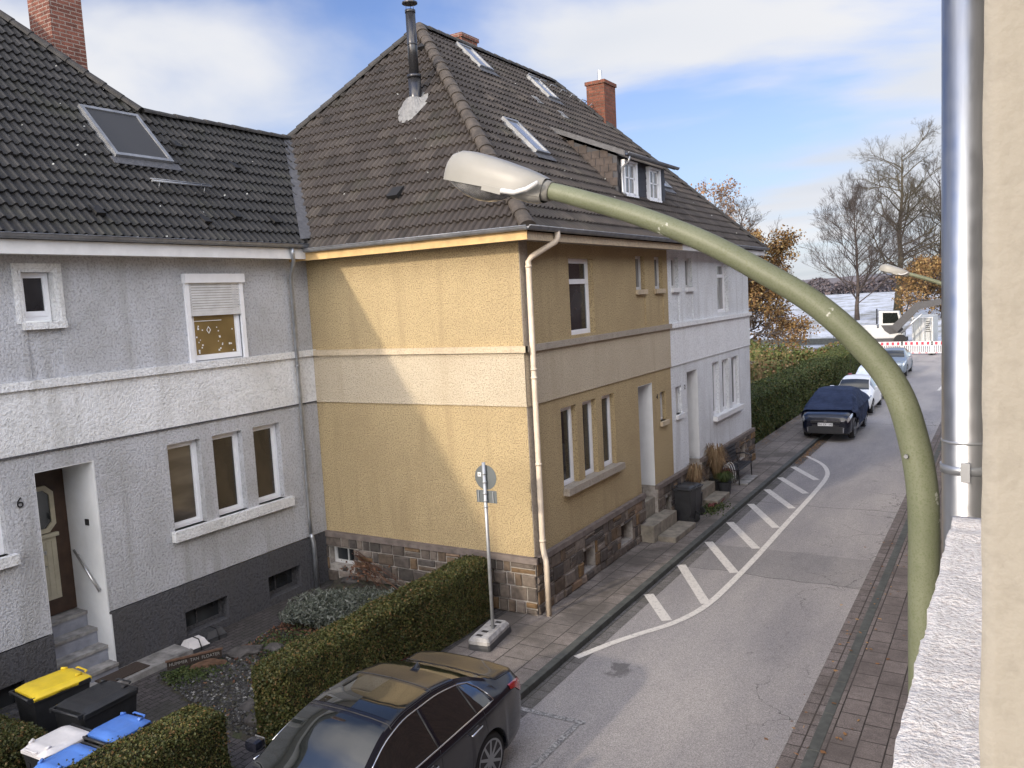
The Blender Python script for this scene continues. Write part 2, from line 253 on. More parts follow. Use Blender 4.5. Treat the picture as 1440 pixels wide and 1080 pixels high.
M['black_plastic'] = plain('black_plastic', (.022,.023,.026), .45, 0, .2, 8, .3, 80)
M['dark_plastic'] = plain('dark_grey_plastic', (.055,.056,.06), .5, 0, .2, 8)
M['yellow_plastic'] = plain('yellow_plastic', (.78,.56,.03), .45, 0, .1, 5, .25, 40)
M['blue_plastic'] = plain('blue_plastic', (.075,.19,.56), .45, 0, .12, 5, .25, 40)
M['white_plastic'] = plain('white_plastic', (.70,.67,.66), .5, 0, .1, 5, .25, 40)
M['label_white'] = plain('paper_label', (.8,.8,.8), .6, 0, .04)
M['door_brown'] = plain('dark_brown_door', (.050,.028,.018), .5, 0, .25, 6)
M['door_cream'] = plain('cream_door_panel', (.42,.39,.30), .6, 0, .12, 6)
M['step_stone'] = plain('worn_step_stone', (.26,.25,.24), .85, 0, .45, 5, .4, 30)
M['step_grey'] = plain('grey_step_paint', (.25,.26,.30), .7, 0, .2, 5, .3, 30)
M['step_sand'] = plain('sandstone_step', (.24,.215,.175), .9, 0, .35, 5, .5, 30)
M['mat'] = plain('brown_doormat', (.055,.04,.032), .98, 0, .3, 60, .8, 120)
M['steel'] = plain('brushed_steel', (.5,.5,.5), .3, .9, .1)
M['ink'] = plain('black_ink', (.02,.02,.022), .6, 0, 0)
M['letter_pale'] = plain('pale_letter', (.30,.29,.27), .7, 0, .1)
M['sign_wood'] = plain('dark_sign_board', (.038,.026,.020), .8, 0, .3, 12)
M['sign_rim'] = plain('brown_board_rim', (.15,.085,.055), .8, 0, .3, 12, .4, 40)
def paint(name, c, r=.25, metal=.0, coat=.45): return NT(name, c, r, metal, .5, coat).m
M['car_black'] = paint('black_car_paint', (.007,.008,.014)); M['car_navy'] = paint('navy_car_paint', (.005,.007,.017)); M['car_white'] = paint('white_car_paint', (.78,.79,.80), .3)
M['car_red'] = paint('red_car_paint', (.22,.012,.02)); M['car_grey'] = paint('grey_blue_car_paint', (.19,.23,.28), .3, .4)
t = NT('car_window', (.012,.014,.014), .02, 0, .9, 1); M['car_glass'] = t.m
M['chrome'] = NT('chrome', (.75,.75,.76), .12, 1).m; M['rubber'] = plain('tyre_rubber', (.018,.018,.019), .85, 0, .2, 20)
M['rim'] = plain('alloy_rim', (.36,.37,.38), .3, .85, .1); M['rim_dark'] = plain('dark_alloy', (.05,.05,.055), .4, .5, .1)
M['tail'] = NT('tail_lamp_red', (.38,.012,.016), .12, 0, .7, 1).m; M['head'] = NT('head_lamp_glass', (.62,.64,.66), .1, .5, .8, 1).m
t = NT('car_cover_fabric', (.035,.055,.12), .75, 0, .3); v = t.vec(); t.col(t.ramp(t.noise(3, 4, .6, v), ((.3, (.014,.024,.058)), (.7, (.038,.056,.115))))); t.bump(t.noise(4, 5, .65, t.vec((1,3,1)), 1.0), 1.0, .09); M['cover'] = t.m
M['frost'] = plain('frosted_glass', (.62,.68,.80), .7, 0, .15, 5)
M['digger_white'] = plain('white_machine_paint', (.50,.50,.49), .4, 0, .06); M['digger_grey'] = plain('grey_boom_paint', (.045,.045,.05), .5, 0, .15)
M['red_refl'] = plain('red_reflective_film', (.62,.03,.06), .4, 0, .08); M['barrier_white'] = plain('barrier_white_plastic', (.62,.60,.61), .5, 0, .05)
M['container'] = plain('white_container_paint', (.40,.41,.40), .55, 0, .1)
M['far_tree'] = islandmat('far_wood_twigs', ((0, (.075,.07,.085)), (.5, (.10,.09,.10)), (1, (.13,.10,.10))), .95, nv=0)
M['hill'] = plain('far_hillside', (.10,.095,.11), .95, 0, .25, .02)
M['pot'] = plain('dark_plant_pot', (.03,.032,.038), .6, 0, .2)
M['bench_black'] = plain('black_bench_paint', (.018,.018,.022), .4, 0, .15)
M['red_tool'] = plain('red_rubber', (.12,.03,.02), .6, 0, .2)

# ---------------------------------------------------------------- mesh helpers
class MB:
    def __init__(s): s.v = []; s.f = []; s.sm = []
    def add(s, vs, fs, smooth=False):
        n = len(s.v); s.v += [tuple(x) for x in vs]; s.f += [tuple(i + n for i in f) for f in fs]; s.sm += [smooth] * len(fs); return s
    def box(s, x0, x1, y0, y1, z0, z1):
        return s.add([(x0,y0,z0),(x1,y0,z0),(x1,y1,z0),(x0,y1,z0),(x0,y0,z1),(x1,y0,z1),(x1,y1,z1),(x0,y1,z1)], [(0,3,2,1),(4,5,6,7),(0,1,5,4),(1,2,6,5),(2,3,7,6),(3,0,4,7)])
    def hexa(s, p): return s.add(p, [(0,3,2,1),(4,5,6,7),(0,1,5,4),(1,2,6,5),(2,3,7,6),(3,0,4,7)])
    def bbox(s, x0, x1, y0, y1, z0, z1, b=.02):   # box with chamfered edges
        bm = bmesh.new(); bmesh.ops.create_cube(bm, size=1)
        for v in bm.verts: v.co = Vector(((x0 + x1) / 2 + v.co.x * (x1 - x0), (y0 + y1) / 2 + v.co.y * (y1 - y0), (z0 + z1) / 2 + v.co.z * (z1 - z0)))
        bmesh.ops.bevel(bm, geom=bm.edges[:], offset=b, segments=2, affect='EDGES', profile=.7)
        bm.verts.index_update(); s.add([v.co[:] for v in bm.verts], [tuple(v.index for v in f.verts) for f in bm.faces]); bm.free(); return s
    def tube(s, pts, rad, n=10, cap=True, smooth=True):
        pts = [Vector(p) for p in pts]; k = len(pts); r = rad if isinstance(rad, (list, tuple)) else [rad] * k
        ref = None; V = []
        for i, p in enumerate(pts):
            d = (pts[min(i + 1, k - 1)] - pts[max(i - 1, 0)]).normalized()
            if ref is None: ref = d.orthogonal().normalized()
            ref = (ref - d * ref.dot(d)).normalized(); b = d.cross(ref)
            for j in range(n):
                a = 2 * math.pi * j / n; V.append(p + (ref * math.cos(a) + b * math.sin(a)) * r[i])
        F = [(i * n + j, i * n + (j + 1) % n, (i + 1) * n + (j + 1) % n, (i + 1) * n + j) for i in range(k - 1) for j in range(n)]
        s.add(V, F, smooth)
        if cap: s.f += [tuple(len(s.v) - len(V) + j for j in reversed(range(n))), tuple(len(s.v) - n + j for j in range(n))]; s.sm += [False, False]
        return s
    def strip(s, A, B, smooth=False):
        n = len(A); return s.add(list(A) + list(B), [(i, i + 1, n + i + 1, n + i) for i in range(n - 1)], smooth)
    def obj(s, name, mat, parent=None, mats=None, mi=None):
        me = bpy.data.meshes.new(name); off = OFF.get(parent.name, Vector()) if parent else Vector()
        me.from_pydata([(v[0] - off.x, v[1] - off.y, v[2] - off.z) for v in s.v], [], s.f); me.materials.append(mat)
        me.polygons.foreach_set('use_smooth', s.sm); me.update()
        o = bpy.data.objects.new(name, me); COL.objects.link(o)
        if parent: o.parent = parent; OFF[o.name] = off
        return o
OFF = {}
def tag(o, label, cat, group=None, kind=None):
    if label: o['label'] = label
    if cat: o['category'] = cat
    if group: o['group'] = group
    if kind: o['kind'] = kind
    return o
def thing(name, label, cat, loc=(0,0,0), group=None):
    o = bpy.data.objects.new(name, None); COL.objects.link(o); o.location = loc; OFF[o.name] = Vector(loc); o.empty_display_size = .2
    return tag(o, label, cat, group)
def struct(name, mb, mat): o = mb.obj(name, mat); o['kind'] = 'structure'; return o
def copy_tree(o, loc, rz=0, label=None, sc=None):
    def cp(a, par):
        c = a.copy(); COL.objects.link(c); c.parent = par
        for ch in a.children: cp(ch, c)
        return c
    r = cp(o, None); r.location = loc; r.rotation_euler = (0, 0, rz)
    if label: r['label'] = label
    return r
class Fr:   # frame on a wall: a along the wall, h up, d outward
    def __init__(s, o, ua, nd): s.o = Vector(o); s.a = Vector(ua); s.d = Vector(nd)
    def p(s, a, h, d=0): return s.o + s.a * a + Vector((0, 0, h)) + s.d * d
    def box(s, mb, a0, a1, h0, h1, d0, d1):
        q = [s.p(a, h, d) for h in (h0, h1) for a, d in ((a0, d0), (a1, d0), (a1, d1), (a0, d1))]
        return mb.hexa(q)
FY = Fr((-7.33, 0, 0), (0, 1, 0), (1, 0, 0))     # street front of the yellow and white houses, a = world y
FG = Fr((-12.37, 0, 0), (0, 1, 0), (1, 0, 0))    # street front of the grey house
FS = Fr((0, 12.49, 0), (1, 0, 0), (0, -1, 0))    # yellow side wall, a = world x
def wall(fr, a0, a1, h0, h1, holes=(), d=0.0, rev=.16, back=True):
    """sheet with real openings and reveals"""
    mb = MB(); hs = [h if len(h) > 4 else (*h, rev) for h in holes]
    A = sorted({a0, a1, *[x for h in hs for x in h[:2] if a0 < x < a1]}); Z = sorted({h0, h1, *[x for h in hs for x in h[2:4] if h0 < x < h1]})
    for i in range(len(A) - 1):
        for j in range(len(Z) - 1):
            ca, cz = (A[i] + A[i+1]) / 2, (Z[j] + Z[j+1]) / 2
            if any(h[0] < ca < h[1] and h[2] < cz < h[3] for h in hs): continue
            mb.add([fr.p(A[i], Z[j], d), fr.p(A[i+1], Z[j], d), fr.p(A[i+1], Z[j+1], d), fr.p(A[i], Z[j+1], d)], [(0,1,2,3)])
    for x0, x1, z0, z1, r in hs:
        z0c, z1c = max(z0, h0), min(z1, h1)
        for (p, q) in (((x0, z0c), (x0, z1c)), ((x1, z1c), (x1, z0c)), ((x0, z1), (x1, z1)), ((x1, z0), (x0, z0))):
            if p[1] == q[1] and not (h0 < p[1] < h1): continue
            mb.add([fr.p(p[0], p[1], d), fr.p(q[0], q[1], d), fr.p(q[0], q[1], d - r), fr.p(p[0], p[1], d - r)], [(0,1,2,3)])
    return mb
def window(fr, a0, a1, h0, h1, parent, depth=.13, fw=.055, glass='glass', bars=(), frame='pvc', vbars=()):
    f = MB(); d0, d1 = -depth - .05, -depth
    fr.box(f, a0, a0 + fw, h0, h1, d0, d1); fr.box(f, a1 - fw, a1, h0, h1, d0, d1); fr.box(f, a0 + fw, a1 - fw, h0, h0 + fw, d0, d1); fr.box(f, a0 + fw, a1 - fw, h1 - fw, h1, d0, d1)
    for b in bars: fr.box(f, a0 + fw, a1 - fw, b - fw * .8, b + fw * .8, d0, d1 + .006)
    for b in vbars: fr.box(f, b - .012, b + .012, h0 + fw, h1 - fw, d0 + .02, d1 - .004)
    i = fw * .55   # sash
    fr.box(f, a0 + fw, a0 + fw + i, h0 + fw, h1 - fw, d0, d1 - .012); fr.box(f, a1 - fw - i, a1 - fw, h0 + fw, h1 - fw, d0, d1 - .012)
    fr.box(f, a0 + fw + i, a1 - fw - i, h0 + fw, h0 + fw + i, d0, d1 - .012); fr.box(f, a0 + fw + i, a1 - fw - i, h1 - fw - i, h1 - fw, d0, d1 - .012)
    o = f.obj('window', M[frame], parent); p = MB(); fr.box(p, a0 + .01, a1 - .01, h0 + .01, h1 - .01, d0 - .03, d1 - .035); p.obj('pane', M[glass], o); return o
def sill(fr, a0, a1, h0, h1, parent, out=.09, mat='sill_stone', back=-.12):
    b = MB(); fr.box(b, a0, a1, h0, h1, back, out); return b.obj('window_sill', M[mat], parent)
def poly_obj(name, pts, mat, parent=None): return MB().add(pts, [tuple(range(len(pts)))]).obj(name, mat, parent)
def text_obj(name, s, size, mat, origin, xdir, ydir, parent=None, depth=.004, align='CENTER', sx=1.0):
    cu_ = bpy.data.curves.new(name, 'FONT'); cu_.body = s; cu_.size = size; cu_.extrude = depth; cu_.align_x = align; cu_.align_y = 'CENTER'
    to = bpy.data.objects.new(name, cu_); COL.objects.link(to); bpy.context.view_layer.update()
    me = bpy.data.meshes.new_from_object(to.evaluated_get(bpy.context.evaluated_depsgraph_get())); bpy.data.objects.remove(to)
    X = Vector(xdir).normalized(); Y = Vector(ydir).normalized(); Zd = X.cross(Y); off = OFF.get(parent.name, Vector()) if parent else Vector()
    for v in me.vertices: v.co = Vector(origin) - off + X * v.co.x * sx + Y * v.co.y + Zd * v.co.z
    me.name = name; me.materials.clear(); me.materials.append(mat); o = bpy.data.objects.new(name, me); COL.objects.link(o)
    if parent: o.parent = parent; OFF[o.name] = off
    return o
def fast_quads(name, Q, mat, parent=None):
    """Q: (N,4,3) array of quads as one mesh"""
    N = len(Q); off = OFF.get(parent.name, Vector()) if parent else Vector()
    V = (Q.reshape(-1, 3) - np.array(off)[None]).astype(np.float32); me = bpy.data.meshes.new(name)
    me.vertices.add(N * 4); me.vertices.foreach_set('co', V.ravel()); me.loops.add(N * 4); me.loops.foreach_set('vertex_index', np.arange(N * 4, dtype=np.int32))
    me.polygons.add(N); me.polygons.foreach_set('loop_start', np.arange(0, N * 4, 4, dtype=np.int32)); me.polygons.foreach_set('loop_total', np.full(N, 4, dtype=np.int32))
    me.materials.append(mat); me.update(calc_edges=True); me.validate(); o = bpy.data.objects.new(name, me); COL.objects.link(o)
    if parent: o.parent = parent; OFF[o.name] = off
    return o
def leaves(P, size, flat=0.0, elong=1.3, up=None):
    """random little quads at points P"""
    N = len(P); a = rng.normal(size=(N, 3)); a[:, 2] *= (1 - flat); a /= np.linalg.norm(a, axis=1)[:, None]
    b = rng.normal(size=(N, 3)); b[:, 2] *= (1 - flat); b -= a * (a * b).sum(1)[:, None]; b /= np.linalg.norm(b, axis=1)[:, None] + 1e-9
    s = size * rng.uniform(.6, 1.4, size=(N, 1)); a = a * s * elong * .5; b = b * s * .5
    return np.stack([P - a - b * .3, P + b, P + a - b * .3, P - b], 1)

# ---------------------------------------------------------------- roofs of real pan tiles
def tiles(name, O, U, V, ulen, vlen, inside, mat, parent, row=.30, wave=.15, amp=.050, ns=10, lip=.042):
    O, U, V = np.array(O, float), np.array(U, float), np.array(V, float); U /= np.linalg.norm(U); V /= np.linalg.norm(V); N = np.cross(U, V)
    sgn = 1
    if N[2] < 0: N = -N; sgn = -1
    nu = int(ulen / wave * ns) + 1; u = np.arange(nu) * wave / ns; nr = int(math.ceil(vlen / row))
    prof = amp * np.clip(.30 + .75 * np.cos(2 * np.pi * u / wave), 0, 1) ** .85
    tcol = (u / .30).astype(int); rings = []
    for r in range(nr):
        jit = rng.uniform(-.004, .005, size=tcol.max() + 2)[tcol]
        jit = jit + ((rng.random(tcol.max() + 2) > .985) * rng.uniform(.01, .022))[tcol]
        for k, (vv, hh) in enumerate(((r * row, lip), ((r + 1) * row, 0.0))):
            vv = min(vv, vlen)
            wob = rng.uniform(-.004, .004, size=tcol.max() + 2)[tcol] if k == 0 else 0
            rings.append(O + U[None] * u[:, None] + V[None] * (vv + np.zeros_like(u) + wob)[:, None] + N[None] * (prof + hh + jit)[:, None])
    R = np.array(rings); nR = len(R)
    uc = (u[:-1] + u[1:]) / 2; keep = []
    for i in range(nR - 1):
        vc = ((i // 2) + (.5 if i % 2 == 0 else 1)) * row
        keep.append(np.array([inside(a, min(vc, vlen)) for a in uc]))
    K = np.array(keep); I, J = np.nonzero(K); a = I * nu + J
    F = np.stack([a, a + 1, a + nu + 1, a + nu], 1) if sgn > 0 else np.stack([a, a + nu, a + nu + 1, a + 1], 1)
    tr = .5 + .5 * rng.uniform(-1, 1, size=(nr + 2, tcol.max() + 2)) ** 3; tint = tr[(I + 1) // 2, tcol[J]]
    off = np.array(OFF.get(parent.name, Vector()) if parent else Vector())
    me = bpy.data.meshes.new(name); me.from_pydata((R.reshape(-1, 3) - off).tolist(), [], F.tolist())
    at = me.attributes.new('tint', 'FLOAT', 'FACE'); at.data.foreach_set('value', tint.astype(np.float32)); me.materials.append(mat); me.update()
    bm = bmesh.new(); bm.from_mesh(me); bmesh.ops.delete(bm, geom=[v for v in bm.verts if not v.link_faces], context='VERTS'); bm.to_mesh(me); bm.free()
    o = bpy.data.objects.new(name, me); COL.objects.link(o)
    if parent: o.parent = parent; OFF[o.name] = OFF[parent.name]
    return o
def ridge_tiles(name, p0, p1, mat, parent, r=.115, L=.36, lift=.02):
    mb = MB(); p0 = Vector(p0); p1 = Vector(p1); d = (p1 - p0); n = max(1, int(d.length / L)); d.normalize()
    side = d.cross(Vector((0, 0, 1))).normalized(); up = side.cross(d).normalized(); st = (p1 - p0).length / n
    for i in range(n):
        a = p0 + d * (i * st - .03); b = p0 + d * ((i + 1) * st + .02); ra, rb = r * 1.12, r * .93; k = 8
        j = random.uniform(-.006, .006); V = []
        for (q, rr) in ((a, ra), (b, rb)):
            for m in range(k + 1):
                th = math.pi * (m / k) * 1.1 - .05 * math.pi; V.append(q + side * math.cos(th) * rr + up * (math.sin(th) * rr * .8 + lift + j - .03))
        mb.add(V, [(m, m + 1, k + 2 + m, k + 1 + m) for m in range(k)]); mb.add(V[:k + 1], [tuple(range(k + 1))]); mb.add(V[k + 1:], [tuple(reversed(range(k + 1)))])
    return mb.obj(name, mat, parent)
def gutter(name, p0, p1, out, mat, parent, r=.07, brackets=True):
    mb = MB(); p0 = Vector(p0); p1 = Vector(p1); out = Vector(out); k = 8
    for rr, fl in ((r, 1), (r - .006, 0)):
        V = []
        for q in (p0, p1):
            for m in range(k + 1):
                th = math.pi + math.pi * m / k; V.append(q + out * (math.cos(th) * rr) + Vector((0, 0, math.sin(th) * rr)))
        mb.add(V, [(m, m + 1, k + 2 + m, k + 1 + m) for m in range(k)], True)
    mb.tube([p0 + out * r, p1 + out * r], .011, 8)
    if brackets:
        d = (p1 - p0); n = int(d.length / .85); d.normalize()
        for i in range(n + 1):
            q = p0 + d * (.3 + i * .85)
            if (q - p0).length > (p1 - p0).length: break
            V = []
            for s_ in (-.013, .013):
                for m in range(k + 1):
                    th = math.pi + math.pi * m / k; V.append(q + d * s_ + out * (math.cos(th) * (r + .004)) + Vector((0, 0, math.sin(th) * (r + .004))))
            mb.add(V, [(m, m + 1, k + 2 + m, k + 1 + m) for m in range(k)])
            mb.tube([q - out * r + Vector((0, 0, .01)), q + out * r + Vector((0, 0, .012))], .006, 5)
    return mb.obj(name, mat, parent)
def stones(name, fr, a0, a1, h0, h1, holes, parent, d=.0, seed=1, proud=.045):
    """individually cut stones laid in uneven courses"""
    R = random.Random(seed); mb = MB(); h = h0
    courses = []
    while h < h1 - .06:
        c = R.choice((.13, .17, .2, .24, .27)); c = min(c, h1 - h) if h1 - h - c > .09 else h1 - h
        courses.append((h, h + c)); h += c
    for (z0, z1) in courses:
        a = a0
        while a < a1 - .01:
            wd = R.uniform(.14, .46) if z1 - z0 > .15 else R.uniform(.2, .5)
            if a1 - a - wd < .12: wd = a1 - a
            segs = [(a, a + wd, z0, z1)]
            if z1 - z0 > .2 and wd > .22 and R.random() < .35:
                m = R.uniform(.4, .6) * (z1 - z0) + z0; segs = [(a, a + wd, z0, m), (a, a + wd, m, z1)]
            for (x0, x1, y0, y1) in segs:
                for hl in holes:
                    if x0 < hl[1] and x1 > hl[0] and y0 < hl[3] and y1 > hl[2]:
                        if x0 < hl[0] - .05: x1 = hl[0] - .004
                        elif x1 > hl[1] + .05: x0 = hl[1] + .004
                        elif y1 > hl[3] + .05: y0 = hl[3] + .004
                        elif y0 < hl[2] - .05: y1 = hl[2] - .004
                        else: x1 = x0
                if x1 - x0 < .04 or y1 - y0 < .03: continue
                g = .009; o = [R.uniform(-.012, .012) for _ in range(8)]; pd = proud * R.uniform(.45, 1.1); i_ = .018
                b = [(x0 + g + abs(o[0]), y0 + g + abs(o[1])), (x1 - g - abs(o[2]), y0 + g + abs(o[3])), (x1 - g - abs(o[4]), y1 - g - abs(o[5])), (x0 + g + abs(o[6]), y1 - g - abs(o[7]))]
                cx, cz = (x0 + x1) / 2, (y0 + y1) / 2
                def ins(p, q): return (p[0] + (q if p[0] < cx else -q), p[1] + (q if p[1] < cz else -q))
                V = [fr.p(p[0], p[1], d - .01) for p in b] + [fr.p(p[0], p[1], d + pd * .6) for p in b] + [fr.p(*ins(p, i_), d + pd + R.uniform(-.008, .008)) for p in b]
                mb.add(V, [(0,1,5,4),(1,2,6,5),(2,3,7,6),(3,0,4,7),(4,5,9,8),(5,6,10,9),(6,7,11,10),(7,4,8,11),(8,9,10,11)])
            a += wd
    return mb.obj(name, M['stone'], parent)
def downpipe(name, pts, r, mat, parent, clamps=()):
    mb = MB().tube(pts, r, 14); o = mb.obj(name, mat, parent)
    for q in clamps:
        MB().tube([Vector(q) - Vector((0, 0, .018)), Vector(q) + Vector((0, 0, .018))], r * 1.18, 14).obj('pipe_collar', mat, o)
    return o
def chimney(parent, x0, x1, y0, y1, z0, z1, mat, name='chimney'):
    o = MB().box(x0, x1, y0, y1, z0, z1).obj(name, mat, parent)
    MB().bbox(x0 - .04, x1 + .04, y0 - .04, y1 + .04, z1 - .09, z1 + .02, .01).obj('chimney_cap', mat, o); return o
def skylight(parent, C0, U, V, wd, ln, glass, name='roof_window', fl=True):
    """C0 lower left corner on the roof plane"""
    C0, U, V = Vector(C0), Vector(U).normalized(), Vector(V).normalized(); N = U.cross(V)
    if N.z < 0: N = -N
    def b(mb, u0, u1, v0, v1, n0, n1): return mb.hexa([C0 + U * u + V * v + N * n for n in (n0, n1) for u, v in ((u0, v0), (u1, v0), (u1, v1), (u0, v1))])
    f = MB(); t_ = .07
    for q in ((0, wd, 0, t_), (0, wd, ln - t_, ln), (0, t_, t_, ln - t_), (wd - t_, wd, t_, ln - t_)): b(f, *q, .0, .12)
    o = f.obj(name, M['zinc_dark'], parent); b(MB(), t_, wd - t_, t_, ln - t_, .02, .095).obj('pane', glass, o)
    if fl: b(MB(), -.1, wd + .1, -.18, -.005, .055, .068).obj('apron_flashing', M['lead'], o)
    return o

# ================================================================ YELLOW + WHITE HOUSES
EV = 6.85; EX = -6.90; EY0 = 12.05; EY1 = 27.45; AP = Vector((-12.02, 16.42, 12.14)); AP2 = Vector((-12.02, 23.15, 12.14)); SPL = 19.72; BX = -17.14; WX = -12.9
yh = thing('yellow_house', 'ochre yellow rendered corner house with a metal flue on its steep brown tiled roof', 'house', (-7.33, 12.49, 0), 'semi-detached street houses')
wh = thing('white_house', 'white rendered end house beyond the yellow one, with a slate dormer above', 'house', (-7.33, 19.7, 0), 'semi-detached street houses')
PZ = 1.06; BZ0, BZ1 = 3.80, 4.76
def front(par, a0, a1, mw, mb_, mtrim, gwins, door, small_g, small_u, big_u):
    # upper wall
    holes = [(x0, x1, 5.76, 6.53) for x0, x1 in small_u] + [big_u] + [(x0, x1, 4.92, 5.60, .022) for x0, x1 in small_u]
    wall(FY, a0, a1, BZ1, 6.93, holes).obj('upper_wall', mw, par)
    pb = MB()
    for x0, x1 in small_u: FY.box(pb, x0 - .01, x1 + .01, 4.90, 5.64, -.06, -.0215)
    pb.obj('recessed_panel', mw, par)
    wall(FY, a0, a1, BZ0, BZ1, d=.022).obj('storey_band', mb_, par)
    FYb = MB(); FY.box(FYb, a0, a1, BZ0, BZ0 + .03, 0, .03); FYb.obj('band_drip_edge', mb_, par)
    m = MB(); FY.box(m, a0 - (.07 if a0 < 13 else 0), a1 + (.07 if a1 > 26 else 0), BZ1, BZ1 + .115, -.01, .085); m.obj('string_course', mtrim, par)
    lo_holes = [(x0, x1, 2.03, 3.58) for x0, x1 in gwins] + [(*door, 0.0, 3.55, .95)] + [(*small_g, 2.53, 3.25)]
    wall(FY, a0, a1, PZ, BZ0, lo_holes).obj('ground_floor_wall', mw, par)
front(yh, 12.49, SPL, M['yellow'], M['yellow_band'], M['dull_trim'], ((13.76, 14.41), (14.69, 15.32), (15.60, 16.25)), (17.57, 18.41), (18.93, 19.32), ((17.70, 18.24), (18.86, 19.40)), (14.36, 15.46, 4.93, 6.43))
front(wh, SPL, 27.05, M['white'], M['white_band'], M['white_band'], ((23.10, 23.70), (24.02, 24.66), (24.97, 25.72)), (20.90, 21.76), (20.03, 20.45), ((20.00, 20.53), (21.05, 21.60)), (23.76, 24.86, 4.98, 6.43))
for par, ws, gl in ((yh, ((13.76, 14.41), (14.69, 15.32), (15.60, 16.25)), 'glass_dark'), (wh, ((23.10, 23.70), (24.02, 24.66), (24.97, 25.72)), 'glass_dark')):
    for x0, x1 in ws: window(FY, x0, x1, 2.03, 3.58, par, .11, .06, gl)
sill(FY, 13.72, 16.40, 1.90, 2.035, yh, .13, 'dull_trim'); sill(FY, 23.05, 25.82, 1.90, 2.035, wh, .13, 'jamb')
window(FY, 14.36, 15.46, 4.93, 6.43, yh, .12, .06, 'glass_dark', bars=(5.98,)); window(FY, 23.76, 24.86, 4.98, 6.43, wh, .12, .06, 'glass_curtain', bars=(6.05,))
for par, ws, tm in ((yh, ((17.70, 18.24), (18.86, 19.40)), 'yellow_trim'), (wh, ((20.00, 20.53), (21.05, 21.60)), 'jamb')):
    for x0, x1 in ws: window(FY, x0, x1, 5.76, 6.53, par, .10, .04, 'glass_curtain', frame='pvc_dull'); sill(FY, x0 - .03, x1 + .03, 5.65, 5.76, par, .06, tm, -.1)
window(FY, 18.93, 19.32, 2.53, 3.25, yh, .10, .04, 'glass_curtain', frame='pvc_dull'); sill(FY, 18.9, 19.36, 2.42, 2.53, yh, .07, 'yellow_trim', -.1)
window(FY, 20.03, 20.45, 2.53, 3.25, wh, .10, .04, 'glass_curtain', frame='pvc_dull'); sill(FY, 19.99, 20.5, 2.42, 2.53, wh, .07, 'jamb', -.1)
# door recesses: white jamb boards, door, number
for par, a0, a1, zb, no_, na in ((yh, 17.57, 18.41, 1.06, '4', 18.72), (wh, 20.90, 21.76, 1.12, '2', 20.70)):
    j = MB(); FY.box(j, a1 - .012, a1 + .01, zb, 3.55, -.93, .004); FY.box(j, a0 - .01, a0 + .012, zb, 3.55, -.93, -.004); FY.box(j, a0 + .012, a1 - .012, 3.538, 3.56, -.93, -.004); j.obj('door_jamb', M['jamb'], par)
    dr = MB(); FY.box(dr, a0 + .012, a1 - .012, 1.0, 3.54, -.95, -.9); d_ = dr.obj('front_door', M['door_brown'], par)
    g = MB(); FY.box(g, a0 + .2, a1 - .2, 2.1, 3.1, -.9, -.885); g.obj('door_pane', M['glass_dark'], d_); MB().tube([FY.p(a0 + .1, 2.0, -.89), FY.p(a0 + .1, 2.0, -.83), FY.p(a0 + .2, 2.0, -.83)], .012, 8).obj('door_handle', M['steel'], d_)
    text_obj('house_number', no_, .17, M['ink'], FY.p(na, 3.17, .012), (0, 1, 0), (0, 0, 1), par)
    lo_ = MB(); FY.box(lo_, a0 + .002, a1 - .002, 0, .99, -1.0, -.32); FY.box(lo_, a0 + .002, a1 - .002, 0, .78, -.32, -.02); lo_.obj('entrance_steps', M['step_sand'], par)
def step_slab(par, x0, x1, y0, y1, z0, z1): return MB().bbox(x0, x1, y0, y1, z0, z1, .018).obj('doorstep', M['step_sand'], par)
step_slab(yh, -7.33, -6.93, 17.25, 18.75, 0, .40); step_slab(yh, -6.93, -6.50, 17.45, 18.85, -.01, .12)
step_slab(wh, -7.33, -6.98, 20.75, 21.95, 0, .42); step_slab(wh, -6.98, -6.58, 20.85, 21.95, -.01, .15)
# stone plinths on the street front
bw_y = [(14.30, 14.85, .18, .62), (16.18, 16.80, .22, .64), (17.57, 18.41, 0, 1.2)]; bw_w = [(20.90, 21.76, 0, 1.3), (23.6, 24.2, .3, .72), (25.4, 26.0, .3, .72), (18.9, 19.3, .2, .6)]
for par, a0, a1, hl, sd in ((yh, 12.45, SPL, bw_y + [(18.9, 19.3, .2, .62)], 3), (wh, SPL, 27.13, bw_w[:3], 5)):
    segs = [(a0, [h for h in hl if h[3] > 1][0][0]), ([h for h in hl if h[3] > 1][0][1], a1)]
    for n_s, (q0, q1) in enumerate(segs): hh_ = [h for h in hl if h[3] < 1 and q0 < h[0] < q1]; wall(FY, q0, q1, 0, PZ, hh_, d=.055, rev=.25).obj('plinth_mortar', M['mortar'], par); stones('plinth_stonework', FY, q0, q1, 0.0, PZ - .1, hh_, par, .055, sd + n_s * 20)
    dj = [h for h in hl if h[3] > 1][0]; [(lambda q: (FY.box(q, a_, a_ + .003, 0, PZ, -.9, .055), q.obj('entrance_side', M['mortar'], par)))(MB()) for a_ in (dj[0] - .004, dj[1] + .001)]
    c = MB(); segs = [(a0, hl[-1][0] if 0 else [h for h in hl if h[3] > 1][0][0]), ([h for h in hl if h[3] > 1][0][1], a1)]
    for q0, q1 in segs: c = MB(); FY.box(c, q0, q1, PZ - .1, PZ + .005, -.01, .105); c.obj('plinth_cap', M['stone_cap'], par)
    for h in hl:
        if h[3] < 1: window(FY, h[0], h[1], h[2], h[3], par, .14, .03, 'glass_dark', frame='stone_cap')
